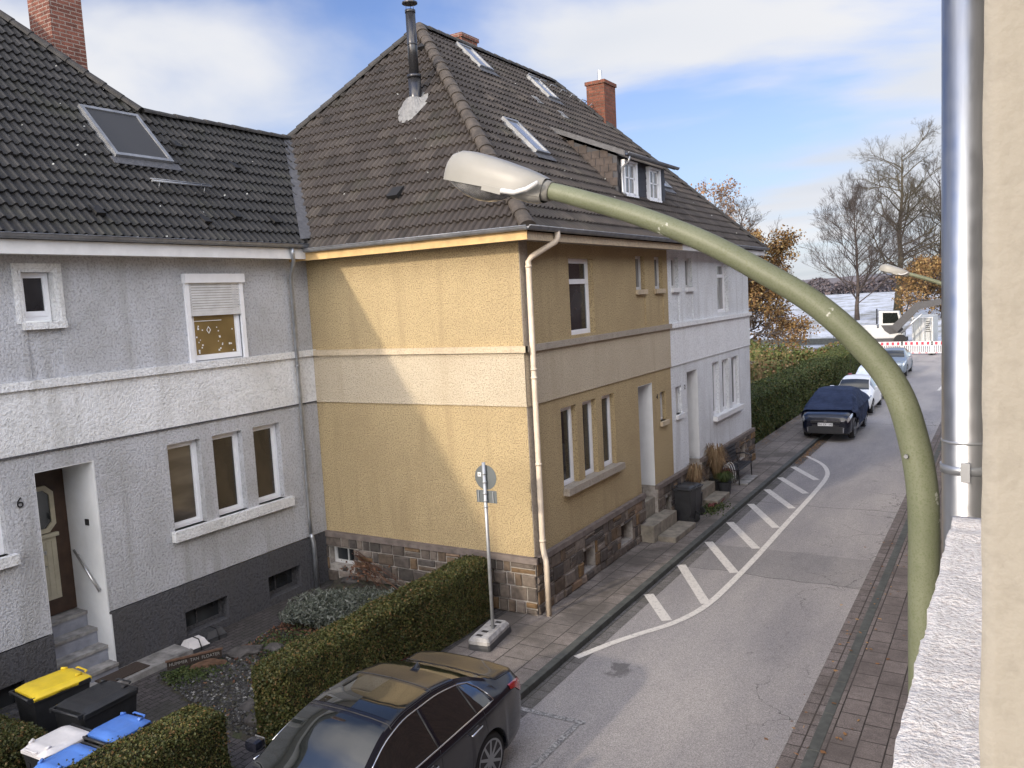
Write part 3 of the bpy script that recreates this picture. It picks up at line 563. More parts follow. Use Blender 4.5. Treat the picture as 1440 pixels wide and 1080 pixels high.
# yellow side wall (faces the camera, in the sun)
SX0 = -12.9
wall(FS, SX0, -7.33, BZ1, 6.93).obj('side_wall_upper', M['yellow'], yh); wall(FS, SX0, -7.33, PZ, BZ0).obj('side_wall_lower', M['yellow'], yh); wall(FS, SX0, -7.308, BZ0, BZ1, d=.022).obj('side_band', M['yellow_band'], yh)
m = MB(); FS.box(m, SX0, -7.245, BZ1, BZ1 + .115, -.01, .08); m.obj('side_string_course', M['yellow_trim'], yh)
m = MB(); FS.box(m, SX0, -7.30, BZ0, BZ0 + .03, 0, .03); m.obj('side_drip_edge', M['yellow_band'], yh)
hs = [(-12.28, -11.60, .36, .74)]
wall(FS, SX0, -7.28, 0, PZ, hs, d=.055, rev=.2).obj('side_plinth_mortar', M['mortar'], yh); stones('side_plinth_stonework', FS, -12.36, -7.27, 0.0, PZ - .1, hs, yh, .055, 11, .05)
m = MB(); FS.box(m, -12.37, -7.225, PZ - .1, PZ + .005, -.01, .105); m.obj('side_plinth_cap', M['stone_cap'], yh); window(FS, -12.28, -11.60, .36, .74, yh, .09, .04, 'glass_dark', frame='pvc_dull', vbars=(-11.9,))
MB().box(-7.345, -7.318, 12.50, 12.78, PZ, 6.7).obj('corner_shade_strip', M['dull_trim'], yh)  # thin dull strip, its darker colour stands in for shade beside the downpipe
# remaining closed walls at the back
b = MB(); b.add([(BX + .4, SPL, 0), (BX + .4, 12.49, 0), (BX + .4, 12.49, 6.93), (BX + .4, SPL, 6.93)], [(0,1,2,3)]); b.add([(BX + .4, 12.49, 0), (SX0, 12.49, 0), (SX0, 12.49, 6.93), (BX + .4, 12.49, 6.93)], [(0,1,2,3)]); b.obj('back_wall', M['yellow'], yh)
b = MB(); b.add([(BX + .4, 27.05, 0), (BX + .4, SPL, 0), (BX + .4, SPL, 6.93), (BX + .4, 27.05, 6.93)], [(0,1,2,3)]); b.add([(-7.33, 27.05, PZ), (BX + .4, 27.05, PZ), (BX + .4, 27.05, 6.93), (-7.33, 27.05, 6.93)], [(0,1,2,3)]); b.box(BX + .4, -7.28, 26.9, 27.13, 0, PZ); b.obj('gable_end_wall', M['white'], wh)
MB().box(-7.45, -7.25, 27.05, 27.13, BZ1, BZ1 + .115).obj('end_string_course', M['white_band'], wh)
# eaves: soffit, fascia, gutter
def eave(par, x0, x1, y0, y1, soff, fasc): pass
MB().box(EX - .43, EX + .0, EY0, SPL, 6.70, 6.725).box(SX0, EX - .43, EY0, EY0 + .44, 6.70, 6.725).obj('soffit', M['dull_trim'], yh)
m = MB().box(-12.37, EX + .02, EY0 - .02, EY0 + .005, 6.67, 6.83).obj('side_fascia', M['ochre_wood'], yh); m = MB().box(EX - .003, EX + .02, EY0 + .005, SPL - .1, 6.665, 6.80).obj('front_fascia', M['yellow_trim'], yh)
MB().box(EX - .43, EX + .0, SPL, EY1 - .03, 6.70, 6.725).obj('soffit', M['white_wood'], wh); MB().box(EX - .003, EX + .02, SPL - .1, EY1, 6.665, 6.80).box(BX, EX + .0, EY1 - .02, EY1 + .003, 6.665, 6.80).obj('fascia', M['white_wood'], wh)
gutter('side_gutter', (-11.86, EY0 - .09, 6.885), (EX + .09, EY0 - .09, 6.885), (0, -1, 0), M['zinc_dark'], yh); gutter('front_gutter', (EX + .09, EY0 - .15, 6.885), (EX + .09, SPL + .02, 6.885), (1, 0, 0), M['zinc_dark'], yh)
gutter('front_gutter', (EX + .09, SPL + .02, 6.885), (EX + .09, EY1 + .1, 6.885), (1, 0, 0), M['zinc_dark'], wh)
downpipe('downpipe', [(-6.81, 12.98, 6.84), (-6.81, 12.98, 6.72), (-6.84, 12.96, 6.66), (-7.16, 12.66, 6.42), (-7.21, 12.61, 6.34), (-7.21, 12.61, 1.25), (-7.19, 12.60, 1.15), (-7.12, 12.54, 1.0), (-7.11, 12.53, .9), (-7.11, 12.53, 0.0)], .052, M['pipe_beige'], yh, [(-7.21, 12.61, z) for z in (6.25, 4.45, 4.30, 2.75, 1.35)])
# roof planes
RF = Vector((1, 0, 0))
def plane_roof(par, mat, name, O, U, Vv, ul, test, vl): return tiles(name, O, U, Vv, ul, vl, test, mat, par)
vF = Vector((AP.x - EX, 0, AP.z - EV)); LF = vF.length
kf = (AP.y - EY0); kf2 = (EY1 - AP2.y)
def in_front(y, v):
    f = v / LF; return EY0 + kf * f - .02 < y < EY1 - kf2 * f + .02
DX0, DX1, DZ = 18.40, 21.70, 8.95     # dormer extents along y
def dormer_hole(y, v):   # the tiles run under the dormer; drop those inside it
    x = EX + vF.x * v / LF; return 18.5 < y < 21.55 and -9.4 < x < -8.1
tiles('front_roof_slope', (EX, EY0, EV), (0, 1, 0), vF, SPL - EY0, LF, lambda a, v: in_front(a + EY0, v) and not dormer_hole(a + EY0, v), M['tile_brown'], yh)
tiles('front_roof_slope', (EX, SPL, EV), (0, 1, 0), vF, EY1 - SPL, LF, lambda a, v: in_front(a + SPL, v) and not dormer_hole(a + SPL, v), M['tile_brown'], wh)
vS = Vector((0, AP.y - EY0, AP.z - EV)); LS = vS.length
def in_side(x, v): f = v / LS; return BX + (AP.x - BX) * f < x < EX + (AP.x - EX) * f
tiles('side_roof_slope', (BX, EY0, EV), (1, 0, 0), vS, EX - BX, LS, lambda a, v: in_side(a + BX, v), M['tile_brown'], yh)
BXl = BX
MB().add([(BX, EY0, EV), (AP.x, AP.y, AP.z), (AP.x, SPL, AP.z), (BX, SPL, EV)], [(0,1,2,3)]).obj('back_roof_slope', M['tile_brown'], yh)
MB().add([(BX, SPL, EV), (AP.x, SPL, AP.z), (AP2.x, AP2.y, AP.z), (BX, EY1, EV)], [(0,1,2,3)]).add([(BX, EY1, EV), (AP2.x, AP2.y, AP2.z), (EX, EY1, EV)], [(0,1,2)]).obj('back_roof_slope', M['tile_brown'], wh)
und = .05   # boarding just under the tiles
MB().add([(EX, EY0, EV - und), (EX, SPL, EV - und), (AP.x, SPL, AP.z - und), (AP.x, AP.y, AP.z - und)], [(0,1,2,3)]).add([(BX, EY0, EV - und), (EX, EY0, EV - und), (AP.x, AP.y, AP.z - und)], [(0,1,2)]).obj('roof_boarding', M['hedge_core'], yh)
MB().add([(EX, SPL, EV - und), (EX, EY1, EV - und), (AP2.x, AP2.y, AP2.z - und), (AP.x, SPL, AP.z - und)], [(0,1,2,3)]).obj('roof_boarding', M['hedge_core'], wh)
ridge_tiles('hip_tiles', (EX + .02, EY0 + .02, EV + .06), AP + Vector((0, 0, .06)), M['ridge_tile'], yh, .135); ridge_tiles('hip_tiles', (BX, EY0, EV + .06), AP + Vector((0, 0, .06)), M['ridge_dark'], yh, .12)
ridge_tiles('ridge_tiles', (AP.x, AP.y, AP.z + .06), (AP.x, SPL, AP.z + .06), M['ridge_dark'], yh, .12); ridge_tiles('ridge_tiles', (AP.x, SPL, AP.z + .06), (AP2.x, AP2.y, AP2.z + .06), M['ridge_dark'], wh, .12)
ridge_tiles('hip_tiles', (EX, EY1, EV + .06), AP2 + Vector((0, 0, .06)), M['ridge_dark'], wh, .12)
# flue pipe with lead collar
def on_side(x, y): return Vector((x, y, EV + vS.z * (y - EY0) / vS.y))
fb = on_side(-10.90, 14.60); fl = MB().tube([fb - Vector((0, 0, .3)), fb + Vector((0, 0, .52))], .135, 18).tube([fb + Vector((0, 0, .52)), fb + Vector((0, 0, 1.88))], .105, 18).obj('flue', M['black_metal'], yh)
MB().tube([fb + Vector((0, 0, .53)), fb + Vector((0, 0, .60))], .15, 18).tube([fb + Vector((0, 0, 1.2)), fb + Vector((0, 0, 1.24))], .11, 18).tube([fb + Vector((0, 0, 1.86)), fb + Vector((0, 0, 1.92))], .112, 18).obj('flue_band', M['black_metal'], fl)
c = MB()
for k in range(3): a = k * 2.1; c.tube([fb + Vector((.09 * math.cos(a), .09 * math.sin(a), 1.9)), fb + Vector((.09 * math.cos(a), .09 * math.sin(a), 2.06))], .006, 5)
c.tube([fb + Vector((0, 0, 2.05)), fb + Vector((0, 0, 2.075)), fb + Vector((0, 0, 2.11))], [.165, .165, .03], 20, smooth=False); c.obj('flue_cowl', M['black_metal'], fl)
vs_ = vS.normalized(); ns_ = Vector((1, 0, 0)).cross(vs_); V = []
for k in range(22):
    a = 2 * math.pi * k / 22; rr = (.30 if math.sin(a) > 0 else .38) * (1 + .12 * math.sin(3 * a)); V.append(fb + Vector((1, 0, 0)) * math.cos(a) * rr * 1.05 + vs_ * (math.sin(a) * rr * 1.35 - .08) + ns_ * .062)
n_ = len(V); V += [fb + Vector((.13 * math.cos(2 * math.pi * k / 22), .13 * math.sin(2 * math.pi * k / 22), .05)) + ns_ * .10 for k in range(22)]
MB().add(V, [(k, (k + 1) % n_, n_ + (k + 1) % n_, n_ + k) for k in range(n_)]).obj('flue_flashing', M['lead_light'], fl)
# roof windows on the front slope (one on the white half)
vf_ = vF.normalized(); nf_ = Vector((0, 1, 0)).cross(vf_);  nf_ = nf_ if nf_.z > 0 else -nf_
def onF(y, x, up=.02): return Vector((x, y, EV + vF.z * (x - EX) / vF.x)) + nf_ * up
skylight(yh, onF(17.62, -11.22), (0, 1, 0), vf_, .62, .95, M['sky_glass']); skylight(yh, onF(15.62, -8.68), (0, 1, 0), vf_, .62, 1.15, M['sky_glass'])
skylight(wh, onF(20.75, -11.02), (0, 1, 0), vf_, .62, .95, M['sky_glass']); skylight(wh, onF(22.75, -8.55), (0, 1, 0), vf_, .66, .9, M['sky_glass'])
for (y, x) in ((19.45, -10.62), (20.35, -10.35)):
    g = MB(); q = onF(y, x, .045); g.hexa([q + Vector((0, 1, 0)) * a + vf_ * b_ + nf_ * c_ for c_ in (0, .03) for a, b_ in ((0, 0), (.3, 0), (.3, .3), (0, .3))]); g.obj('glass_tile', M['lead_light'], yh)
for x, y in ((-10.3, 12.75), (-8.95, 12.95), (-11.6, 15.8)):
    g = MB(); q = on_side(x, y) + ns_ * .05; g.hexa([q + Vector((1, 0, 0)) * a + vs_ * b_ + ns_ * c_ * (1 if b_ < .1 else .3) for c_ in (0, .09) for a, b_ in ((0, 0), (.26, 0), (.26, .3), (0, .3))]); g.obj('roof_vent', M['tile_dark'], yh)
# snow guard / stepping irons along the ridge
for i in range(9):
    y = 20.6 + i * .55; q = onF(y, -11.6 + i * .05, .05); g = MB(); g.tube([q, q + nf_ * .16, q + nf_ * .16 + Vector((0, .34, 0)), q + Vector((0, .34, 0))], .014, 5); g.obj('roof_step', M['zinc_dark'], wh)
# ridge chimneys
chimney(yh, -13.3, -12.45, 18.85, 19.6, 11.2, 12.72, M['brick'])
cc = chimney(wh, -11.35, -10.75, 24.02, 24.86, 9.6, 12.22, M['brick_red']); MB().tube([(-11.05, 24.4, 12.2), (-11.05, 24.4, 12.3), (-11.05, 24.4, 12.32), (-11.05, 24.4, 12.62)], [.2, .2, .07, .07], 12, smooth=False).obj('chimney_pot', M['steel'], cc)
# slate dormer
DF = -8.02
dm = MB().hexa([(DF, 18.5, 7.9), (DF, 21.6, 7.9), (-9.9, 21.6, 7.9), (-9.9, 18.5, 7.9), (DF, 18.5, 8.93), (DF, 21.6, 8.93), (-9.9, 21.6, 9.72), (-9.9, 18.5, 9.72)])
def scallops(mb, P0, A, B, n, na, nb, wd, ht, clip):
    for j in range(nb):
        for i in range(-1, na + 1):
            a = (i + (j % 2) * .5) * wd; b_ = j * ht; 
            if not clip(a + wd / 2, b_ + ht * .6): continue
            V = [P0 + A * (a + wd * s) + B * (b_ + ht * t_) + n * (.012 + .012 * (1 - t_)) for s, t_ in ((.04, 0), (.96, .18), (.96, 1.15), (.04, 1.15))]
            mb.add(V, [(0,1,2,3)])
ck = MB()
def cl(a, b_):
    x = DF - a; z = 7.9 + b_; return DF - 2.0 < x < DF and z < 8.93 + (DF - x) * .42 - .02 and z > EV + vF.z * (x - EX) / vF.x - .05
do = dm.obj('dormer', M['slate_dark'], wh)
scallops(ck, Vector((DF, 18.5, 7.9)), Vector((-1, 0, 0)), Vector((0, 0, 1)), Vector((0, -1, 0)), 9, 12, .22, .17, cl); ck.obj('dormer_cheek_slates', M['slate'], do)
ck = MB(); FD = Fr((DF, 0, 0), (0, 1, 0), (1, 0, 0))
scallops(ck, Vector((DF, 18.5, 7.9)), Vector((0, 1, 0)), Vector((0, 0, 1)), Vector((1, 0, 0)), 13, 7, .24, .16, lambda a, b_: 0 < a < 3.1 and b_ < 1.05); ck.obj('dormer_face_slates', M['slate_dark'], do)
for a0 in (18.72, 20.3):
    s_ = MB(); FD.box(s_, a0 - .05, a0 + .75, 8.00, 8.045, 0, .13); FD.box(s_, a0 - .05, a0 - .01, 8.045, 8.82, 0, .11); FD.box(s_, a0 + .71, a0 + .75, 8.045, 8.82, 0, .11); FD.box(s_, a0 - .05, a0 + .75, 8.82, 8.86, 0, .12)
    sf = s_.obj('dormer_window', M['pvc'], do); FD2 = Fr((DF + .09, 0, 0), (0, 1, 0), (1, 0, 0)); s2 = MB()
    for q in ((a0, a0 + .06, 8.05, 8.82), (a0 + .64, a0 + .7, 8.05, 8.82), (a0 + .33, a0 + .37, 8.05, 8.82), (a0, a0 + .7, 8.05, 8.11), (a0, a0 + .7, 8.76, 8.82), (a0, a0 + .7, 8.45, 8.48)): FD.box(s2, *q, .0, .05)
    s2.obj('sash', M['pvc'], sf); g = MB(); FD.box(g, a0 + .02, a0 + .69, 8.06, 8.81, .002, .03); g.obj('pane', M['glass_curtain'], sf)
MB().hexa([(DF + .25, 18.38, 8.90), (DF + .25, 21.75, 8.90), (-10.0, 21.75, 9.84), (-10.0, 18.38, 9.84), (DF + .25, 18.38, 8.98), (DF + .25, 21.75, 8.98), (-10.0, 21.75, 9.93), (-10.0, 18.38, 9.93)]).obj('dormer_roof', M['lead'], do)
MB().hexa([(DF + .27, 18.33, 8.88), (DF + .27, 18.39, 8.88), (-9.95, 18.39, 9.83), (-9.95, 18.33, 9.83), (DF + .27, 18.33, 9.0), (DF + .27, 18.39, 9.0), (-9.95, 18.39, 9.95), (-9.95, 18.33, 9.95)]).obj('dormer_verge', M['lead'], do)
gutter('dormer_gutter', (DF + .31, 18.34, 8.95), (DF + .31, 21.8, 8.95), (1, 0, 0), M['zinc_dark'], do, .055, False); downpipe('dormer_downpipe', [(DF + .3, 18.52, 8.9), (DF + .28, 18.54, 8.78), (DF + .1, 18.58, 8.66), (DF + .07, 18.6, 8.5), (DF + .07, 18.6, 8.1), (DF + .15, 18.6, 8.0)], .03, M['zinc'], do)

# ================================================================ GREY HOUSE
gh = thing('grey_house', 'blue-grey rendered house with recessed porch steps, left of the yellow house', 'house', (-12.37, 6, 0))
G0, G1 = -9.0, 12.49
gwin = ((8.87, 9.55), (9.81, 10.48), (10.75, 11.42)); gd = (6.60, 7.53)
wall(FG, G0, G1, BZ1, 6.98, [(6.68, 7.27, 5.72, 6.53), (9.55, 10.70, 4.90, 6.40), (6.74, 7.25, 4.90, 5.62, .022)]).obj('upper_wall', M['grey'], gh)
m = MB(); FG.box(m, 6.72, 7.27, 4.88, 5.64, -.06, -.0215); m.obj('recessed_panel', M['grey'], gh)
wall(FG, G0, G1, BZ0, BZ1, d=.022).obj('storey_band', M['grey_band'], gh)
m = MB(); FG.box(m, G0, G1, BZ0 - .0, BZ0 + .025, 0, .034); m.obj('band_drip_edge', M['grey_plinth'], gh)
m = MB(); FG.box(m, G0, G1, BZ1, BZ1 + .125, -.01, .085); m.obj('string_course', M['grey_band'], gh)
wall(FG, G0, G1, PZ, BZ0, [(x0, x1, 2.02, 3.53) for x0, x1 in gwin] + [(*gd, 0, 3.53, .95), (5.2, 6.13, 2.42, 3.5)]).obj('ground_floor_wall', M['grey'], gh)
bwg = [(8.88, 9.80, .14, .56), (10.78, 11.64, .14, .58), (5.15, 6.12, .12, .55), (*gd, 0, 1.2, .95)]
wall(FG, G0, G1, 0, PZ, bwg, d=.04, rev=.22).obj('plinth', M['grey_plinth'], gh)
for h in bwg[:3]: window(FG, h[0], h[1], h[2], h[3], gh, .14, .04, 'glass_dark', frame='grey_plinth', vbars=((h[0] + h[1]) / 2 - .1,))
for (x0, x1), gl_ in zip(gwin, ('glass_blind', 'glass', 'glass')): window(FG, x0, x1, 2.02, 3.53, gh, .13, .065, gl_)
sill(FG, 8.80, 11.56, 1.84, 2.02, gh, .11, 'grey_band'); window(FG, 5.2, 6.13, 2.42, 3.5, gh, .13, .06, 'glass_dark'); sill(FG, 5.1, 6.22, 2.27, 2.42, gh, .11, 'grey_band')
window(FG, 6.76, 7.20, 5.76, 6.47, gh, .13, .05, 'glass_dark', bars=(5.86,)); sill(FG, 6.68, 7.31, 5.63, 5.735, gh, .09, 'grey_band')
for h in ((6.68, 7.27, 5.72, 6.53),):
    s_ = MB(); FG.box(s_, h[0] - .07, h[0], h[2], h[3] + .07, 0, .018); FG.box(s_, h[1], h[1] + .07, h[2], h[3] + .07, 0, .018); FG.box(s_, h[0], h[1], h[3], h[3] + .07, 0, .018); FG.box(s_, h[0] - .002, h[0] + .06, h[2], h[3], -.16, .004); FG.box(s_, h[1] - .055, h[1] + .002, h[2], h[3], -.16, .004); FG.box(s_, h[0] + .06, h[1] - .055, h[3] - .055, h[3] + .002, -.16, .004); s_.obj('window_surround', M['grey_band'], gh)
# door leaf and recess lining
a0, a1 = gd
j = MB(); FG.box(j, a1 - .012, a1 + .012, 1.02, 3.53, -.93, .004); FG.box(j, a0 - .01, a0 + .012, 1.02, 3.53, -.93, -.004); FG.box(j, a0 + .012, a1 - .012, 3.515, 3.54, -.93, -.004); FG.box(j, a1 - .012, a1 + .012, 0.12, 1.02, -.93, .046); j.obj('door_jamb', M['jamb'], gh)
dr = MB(); FG.box(dr, a0 + .012, a1 - .012, 1.02, 3.51, -.93, -.86); d_ = dr.obj('front_door', M['door_brown'], gh)
def octagon(cx, cz, w_, h_, c_): return [(cx - w_ + c_, cz - h_), (cx + w_ - c_, cz - h_), (cx + w_, cz - h_ + c_), (cx + w_, cz + h_ - c_), (cx + w_ - c_, cz + h_), (cx - w_ + c_, cz + h_), (cx - w_, cz + h_ - c_), (cx - w_, cz - h_ + c_)]
o1, o2 = octagon(7.04, 2.76, .27, .38, .12), octagon(7.04, 2.76, .20, .31, .09); V = [FG.p(*p, -.825) for p in o1] + [FG.p(*p, -.825) for p in o2] + [FG.p(*p, -.86) for p in o1] + [FG.p(*p, -.86) for p in o2]
MB().add(V, [(i, (i + 1) % 8, 8 + (i + 1) % 8, 8 + i) for i in range(8)] + [(i, 16 + i, 16 + (i + 1) % 8, (i + 1) % 8) for i in range(8)] + [(8 + i, 8 + (i + 1) % 8, 24 + (i + 1) % 8, 24 + i) for i in range(8)]).obj('door_window_frame', M['door_cream'], d_)
MB().add([FG.p(*p, -.85) for p in o2], [tuple(range(8))]).obj('door_pane', M['glass_dark'], d_)
pn = MB(); FG.box(pn, 6.80, 7.28, 1.28, 2.30, -.86, -.835); FG.box(pn, 6.78, 7.32, 2.30, 2.36, -.86, -.80)
for k in range(5): FG.box(pn, 6.84 + k * .09, 6.90 + k * .09, 1.34, 2.24, -.84, -.828)
po = pn.obj('door_panel', M['door_cream'], d_); s_ = MB(); FG.box(s_, 6.86, 7.10, 2.04, 2.10, -.83, -.815); s_.obj('letter_slot', M['steel'], d_); MB().tube([FG.p(6.92, 1.86, -.83), FG.p(6.92, 1.86, -.77), FG.p(7.06, 1.86, -.77)], .012, 8).obj('door_handle', M['steel'], d_)
for k in range(4):
    s_ = MB(); z1 = .25 * (k + 1); x1 = .12 - .24 * k
    FG.box(s_, a0 + .014, a1 - .014, z1 - .05, z1, -.95, x1 + .02); t_ = s_.obj('tread', M['step_stone'], gh); s_ = MB(); FG.box(s_, a0 + .016, a1 - .016, z1 - .25, z1 - .05, -.95, x1); s_.obj('riser', M['step_grey'], gh)
hr = [FG.p(a1 - .06, 2.02, -.70), FG.p(a1 - .06, 1.40, -.10)]; ho = MB().tube(hr, .02, 10).obj('handrail', M['steel'], gh); b = MB()
for q in (hr[0] + (hr[1] - hr[0]) * .1, hr[0] + (hr[1] - hr[0]) * .92): b.tube([q, q + Vector((0, .05, -.03))], .008, 6)
b.obj('rail_bracket', M['steel'], ho)
s_ = MB(); s_.box(-12.72, -12.63, 7.50, 7.516, 2.46, 2.56); s_.obj('door_bell', M['ink'], gh)
text_obj('house_number', '6', .22, M['ink'], FG.p(6.35, 3.13, .02), (0, 1, 0), (0, 0, 1), gh)
# roller shutter window
wo_ = window(FG, 9.58, 10.67, 4.91, 6.38, gh, .02, .06, 'glass_warm'); [(lambda q: (FG.box(q, a_, a_ + .08, 4.88, 6.28, 0, .05), q.obj('shutter_rail', M['pvc'], gh)))(MB()) for a_ in (9.49, 10.68)]
s_ = MB(); FG.box(s_, 9.47, 10.78, 6.28, 6.44, 0, .10); s_.obj('shutter_box', M['pvc'], gh); s_ = MB()
for k in range(11): z = 5.78 + k * .046; FG.box(s_, 9.57, 10.68, z + .004, z + .043, .02, .036 + .004 * (k % 2)); 
FG.box(s_, 9.57, 10.68, 5.70, 5.782, .018, .045); s_.obj('roller_shutter', M['pvc_dull'], gh)
s_ = MB()   # pale paper ornaments hung inside the pane
R_ = random.Random(4)
for k in range(26):
    a = R_.choice((9.70 + R_.random() * .2, 10.15 + R_.random() * .12, 10.42 + R_.random() * .1)); z = 5.02 + R_.random() * .5; q = .008 + R_.random() * .010; FG.box(s_, a - q, a + q, z - q, z + q, -.046, -.043)
FG.box(s_, 9.66, 10.28, 5.60, 5.612, -.046, -.043); s_.add([FG.p(9.98 + q[0], 5.44 + q[1], -.0425) for q in ((-.05, 0), (0, -.07), (.05, 0), (0, .07), (-.032, 0), (0, -.048), (.032, 0), (0, .048))], [(0,1,5,4),(1,2,6,5),(2,3,7,6),(3,0,4,7)])
s_.obj('window_ornament', M['label_white'], wo_)
# eaves + roof of the grey house
GE = 6.96; GX = -11.93; tg = math.tan(math.radians(47)); vg = Vector((-1, 0, tg)); RZ = 9.62; RXg = GX - (RZ - GE) / tg
MB().box(-12.37, GX, G0, 12.3, 6.72, 6.745).obj('soffit', M['white_wood'], gh); MB().box(GX - .01, GX + .018, G0, 12.06, 6.70, 6.90).obj('fascia', M['white_wood'], gh)
gutter('gutter', (GX + .09, G0, 6.975), (GX + .09, 12.0, 6.975), (1, 0, 0), M['zinc_dark'], gh)
downpipe('downpipe', [(GX + .08, 11.62, 6.90), (GX + .08, 11.63, 6.78), (GX + .02, 11.7, 6.66), (-12.20, 11.90, 6.45), (-12.26, 11.93, 6.36), (-12.27, 11.93, 1.5), (-12.27, 11.93, 1.12)], .038, M['zinc'], gh, [(-12.27, 11.93, z) for z in (6.3, 4.6, 2.9)])
downpipe('standpipe', [(-12.27, 11.93, 1.14), (-12.25, 11.94, 1.06), (-12.23, 11.95, .95), (-12.23, 11.95, 0)], .045, M['zinc'], gh)
HY0 = 10.42                      # the hip meets the lower ridge here
mz = 13.3; mxr = GX - (mz - GE) / tg; hipd = Vector((-1.62, -1.53, 0)); 
def hip_y(x): return HY0 + (x - RXg) * (1.53 / 1.62)
vg_n = vg.normalized(); VL = (mz - GE) / vg_n.z
def in_g(a, v):
    y = a + G0; x = GX + vg_n.x * v; z = GE + vg_n.z * v
    return (z <= RZ + .02 and y < 14.9) or (z > RZ and y < hip_y(x) + .02)
tiles('front_roof_slope', (GX, G0, GE), (0, 1, 0), vg, 14.9 - G0, VL, in_g, M['tile_dark'], gh)
MB().add([(GX, G0, GE - und), (GX, 12.2, GE - und), (RXg, 14.7, RZ - und), (RXg, HY0, RZ - und), (mxr, hip_y(mxr), mz - und), (mxr, G0, mz - und)], [(0,1,2,3,4,5)]).obj('roof_boarding', M['hedge_core'], gh)
bk = 2 * mxr - GX
MB().add([(mxr, G0, mz), (mxr, hip_y(mxr), mz), (bk, 12.9, GE), (bk, G0, GE)], [(3,2,1,0)]).add([(RXg, HY0, RZ), (mxr, hip_y(mxr), mz), (bk, 12.9, GE), (RXg - 2.6, 12.9, GE)], [(0,1,2,3)]).add([(RXg, HY0, RZ), (RXg, 14.6, RZ), (RXg - 2.7, 14.6, RZ - 2.8), (RXg - 2.7, HY0, RZ - 2.8)], [(0,1,2,3)]).obj('back_roof_slope', M['tile_dark'], gh)
MB().add([(bk + .4, G0, 0), (bk + .4, 12.49, 0), (bk + .4, 12.49, GE), (bk + .4, G0, GE)], [(0,1,2,3)]).add([(bk + .4, G0, 0), (-12.37, G0, 0), (-12.37, G0, GE), (mxr, G0, mz), (bk + .4, G0, GE)], [(0,1,2,3,4)]).obj('back_wall', M['grey'], gh)
ridge_tiles('ridge_tiles', (RXg, HY0 + .1, RZ + .05), (RXg, 14.5, RZ + .05), M['ridge_dark'], gh, .10); ridge_tiles('hip_tiles', (RXg, HY0, RZ + .06), (mxr, hip_y(mxr), mz + .06), M['ridge_dark'], gh, .12)
ng = Vector((0, 1, 0)).cross(vg_n); ng = ng if ng.z > 0 else -ng
def onG(y, x, up=.02): return Vector((x, y, GE + tg * (GX - x))) + ng * up
so = skylight(gh, onG(9.05, -13.32), (0, 1, 0), vg_n, 1.16, 1.36, M['screen'])
r_ = MB(); q0, q1 = onG(9.35, -12.86, .16), onG(10.6, -12.86, .16); r_.tube([q0, q1], .022, 8); r_.tube([q0 + vg_n * .06, q1 + vg_n * .06], .012, 6)
for t_ in (.12, .88): q = q0 + (q1 - q0) * t_; r_.tube([q, q - ng * .13 - vg_n * .08], .010, 5); r_.tube([q + vg_n * .06, q - ng * .1 + vg_n * .12], .010, 5)
r_.obj('roof_step', M['zinc_dark'], gh)
for y, x in ((7.9, -12.25), (10.7, -12.35), (9.9, -12.22), (11.7, -13.4), (11.6, -12.3), (10.6, -13.7)):
    r_ = MB(); q = onG(y, x, .045); r_.hexa([q + Vector((0, 1, 0)) * a + vg_n * b_ + ng * c_ * (1 if b_ < .1 else .3) for c_ in (0, .07) for a, b_ in ((0, 0), (.16, 0), (.16, .24), (0, .24))]); r_.obj('roof_vent', M['tile_dark'], gh)
va, vb = Vector((-11.97, 12.17, 7.03)), Vector((-14.5, 14.42, 9.66)); sv = (vb - va).normalized(); L_ = MB(); A_, B_ = [], []
for k in range(16):
    q = va + (vb - va) * k / 15; A_.append(q + Vector((0, -.24, 0)) + ng * .075 + Vector((0, 0, random.uniform(-.01, .015)))); B_.append(q + Vector((0, .03, 0)) + ng * .12 + Vector((0, random.uniform(-.01, .01), 0)))
L_.strip(A_, B_); L_.strip(B_, [q - ng * .12 + Vector((0, .07, 0)) for q in B_]); L_.obj('valley_flashing', M['lead'], gh)
chimney(gh, -16.35, -15.65, 9.62, 10.28, 9.8, 13.4, M['brick'])

# ================================================================ GROUND
def sheet(name, x0, x1, y0, y1, z, mat): return struct(name, MB().add([(x0, y0, z), (x1, y0, z), (x1, y1, z), (x0, y1, z)], [(0,1,2,3)]), mat)
sheet('ground', -3500, 3500, -300, 5000, -.16, M['ground'])
sheet('snow_field', -1500, 1500, 81.5, 900, -.05, M['snow'])
sheet('road', -6.07, -2.1, -25, 62, -.10, M['asphalt']); sheet('cross_road', -60, 60, 62, 76.5, -.104, M['asphalt'])
sheet('snow_verge', -60, 60, 76.5, 81.5, -.07, M['snow'])
sheet('gutter', -6.065, -5.80, -25, 60, -.0965, M['gutter_left']); sheet('gutter', -2.42, -2.12, -25, 60, -.096, M['gutter_stone'])
struct('pavement', MB().box(-7.9, -6.2, 5.0 - 30, 12.5, -.15, 0).box(-7.33, -6.2, 12.5, 27.3, -.15, 0).box(-7.95, -6.2, 27.3, 60, -.15, 0), M['slabs'])
struct('pavement', MB().box(-1.98, 0.2, -25, 60, -.15, 0), M['slabs_right'])
def kerb(x0, x1, y0, y1, L, mat, name='kerb'):
    mb = MB(); y = y0
    while y < y1: mb.bbox(x0, x1, y + .004, y + L - .004, -.18, .006, .014); y += L
    return struct(name, mb, mat)
kerb(-6.2, -6.065, 0, 60, 1.0, M['kerb_dark']); kerb(-2.12, -1.98, 0, 60, 1.0, M['kerb_dark'])
struct('garden_path', MB().box(-16, -7.9, -5, 12.49, -.15, -.004), M['pavers'])
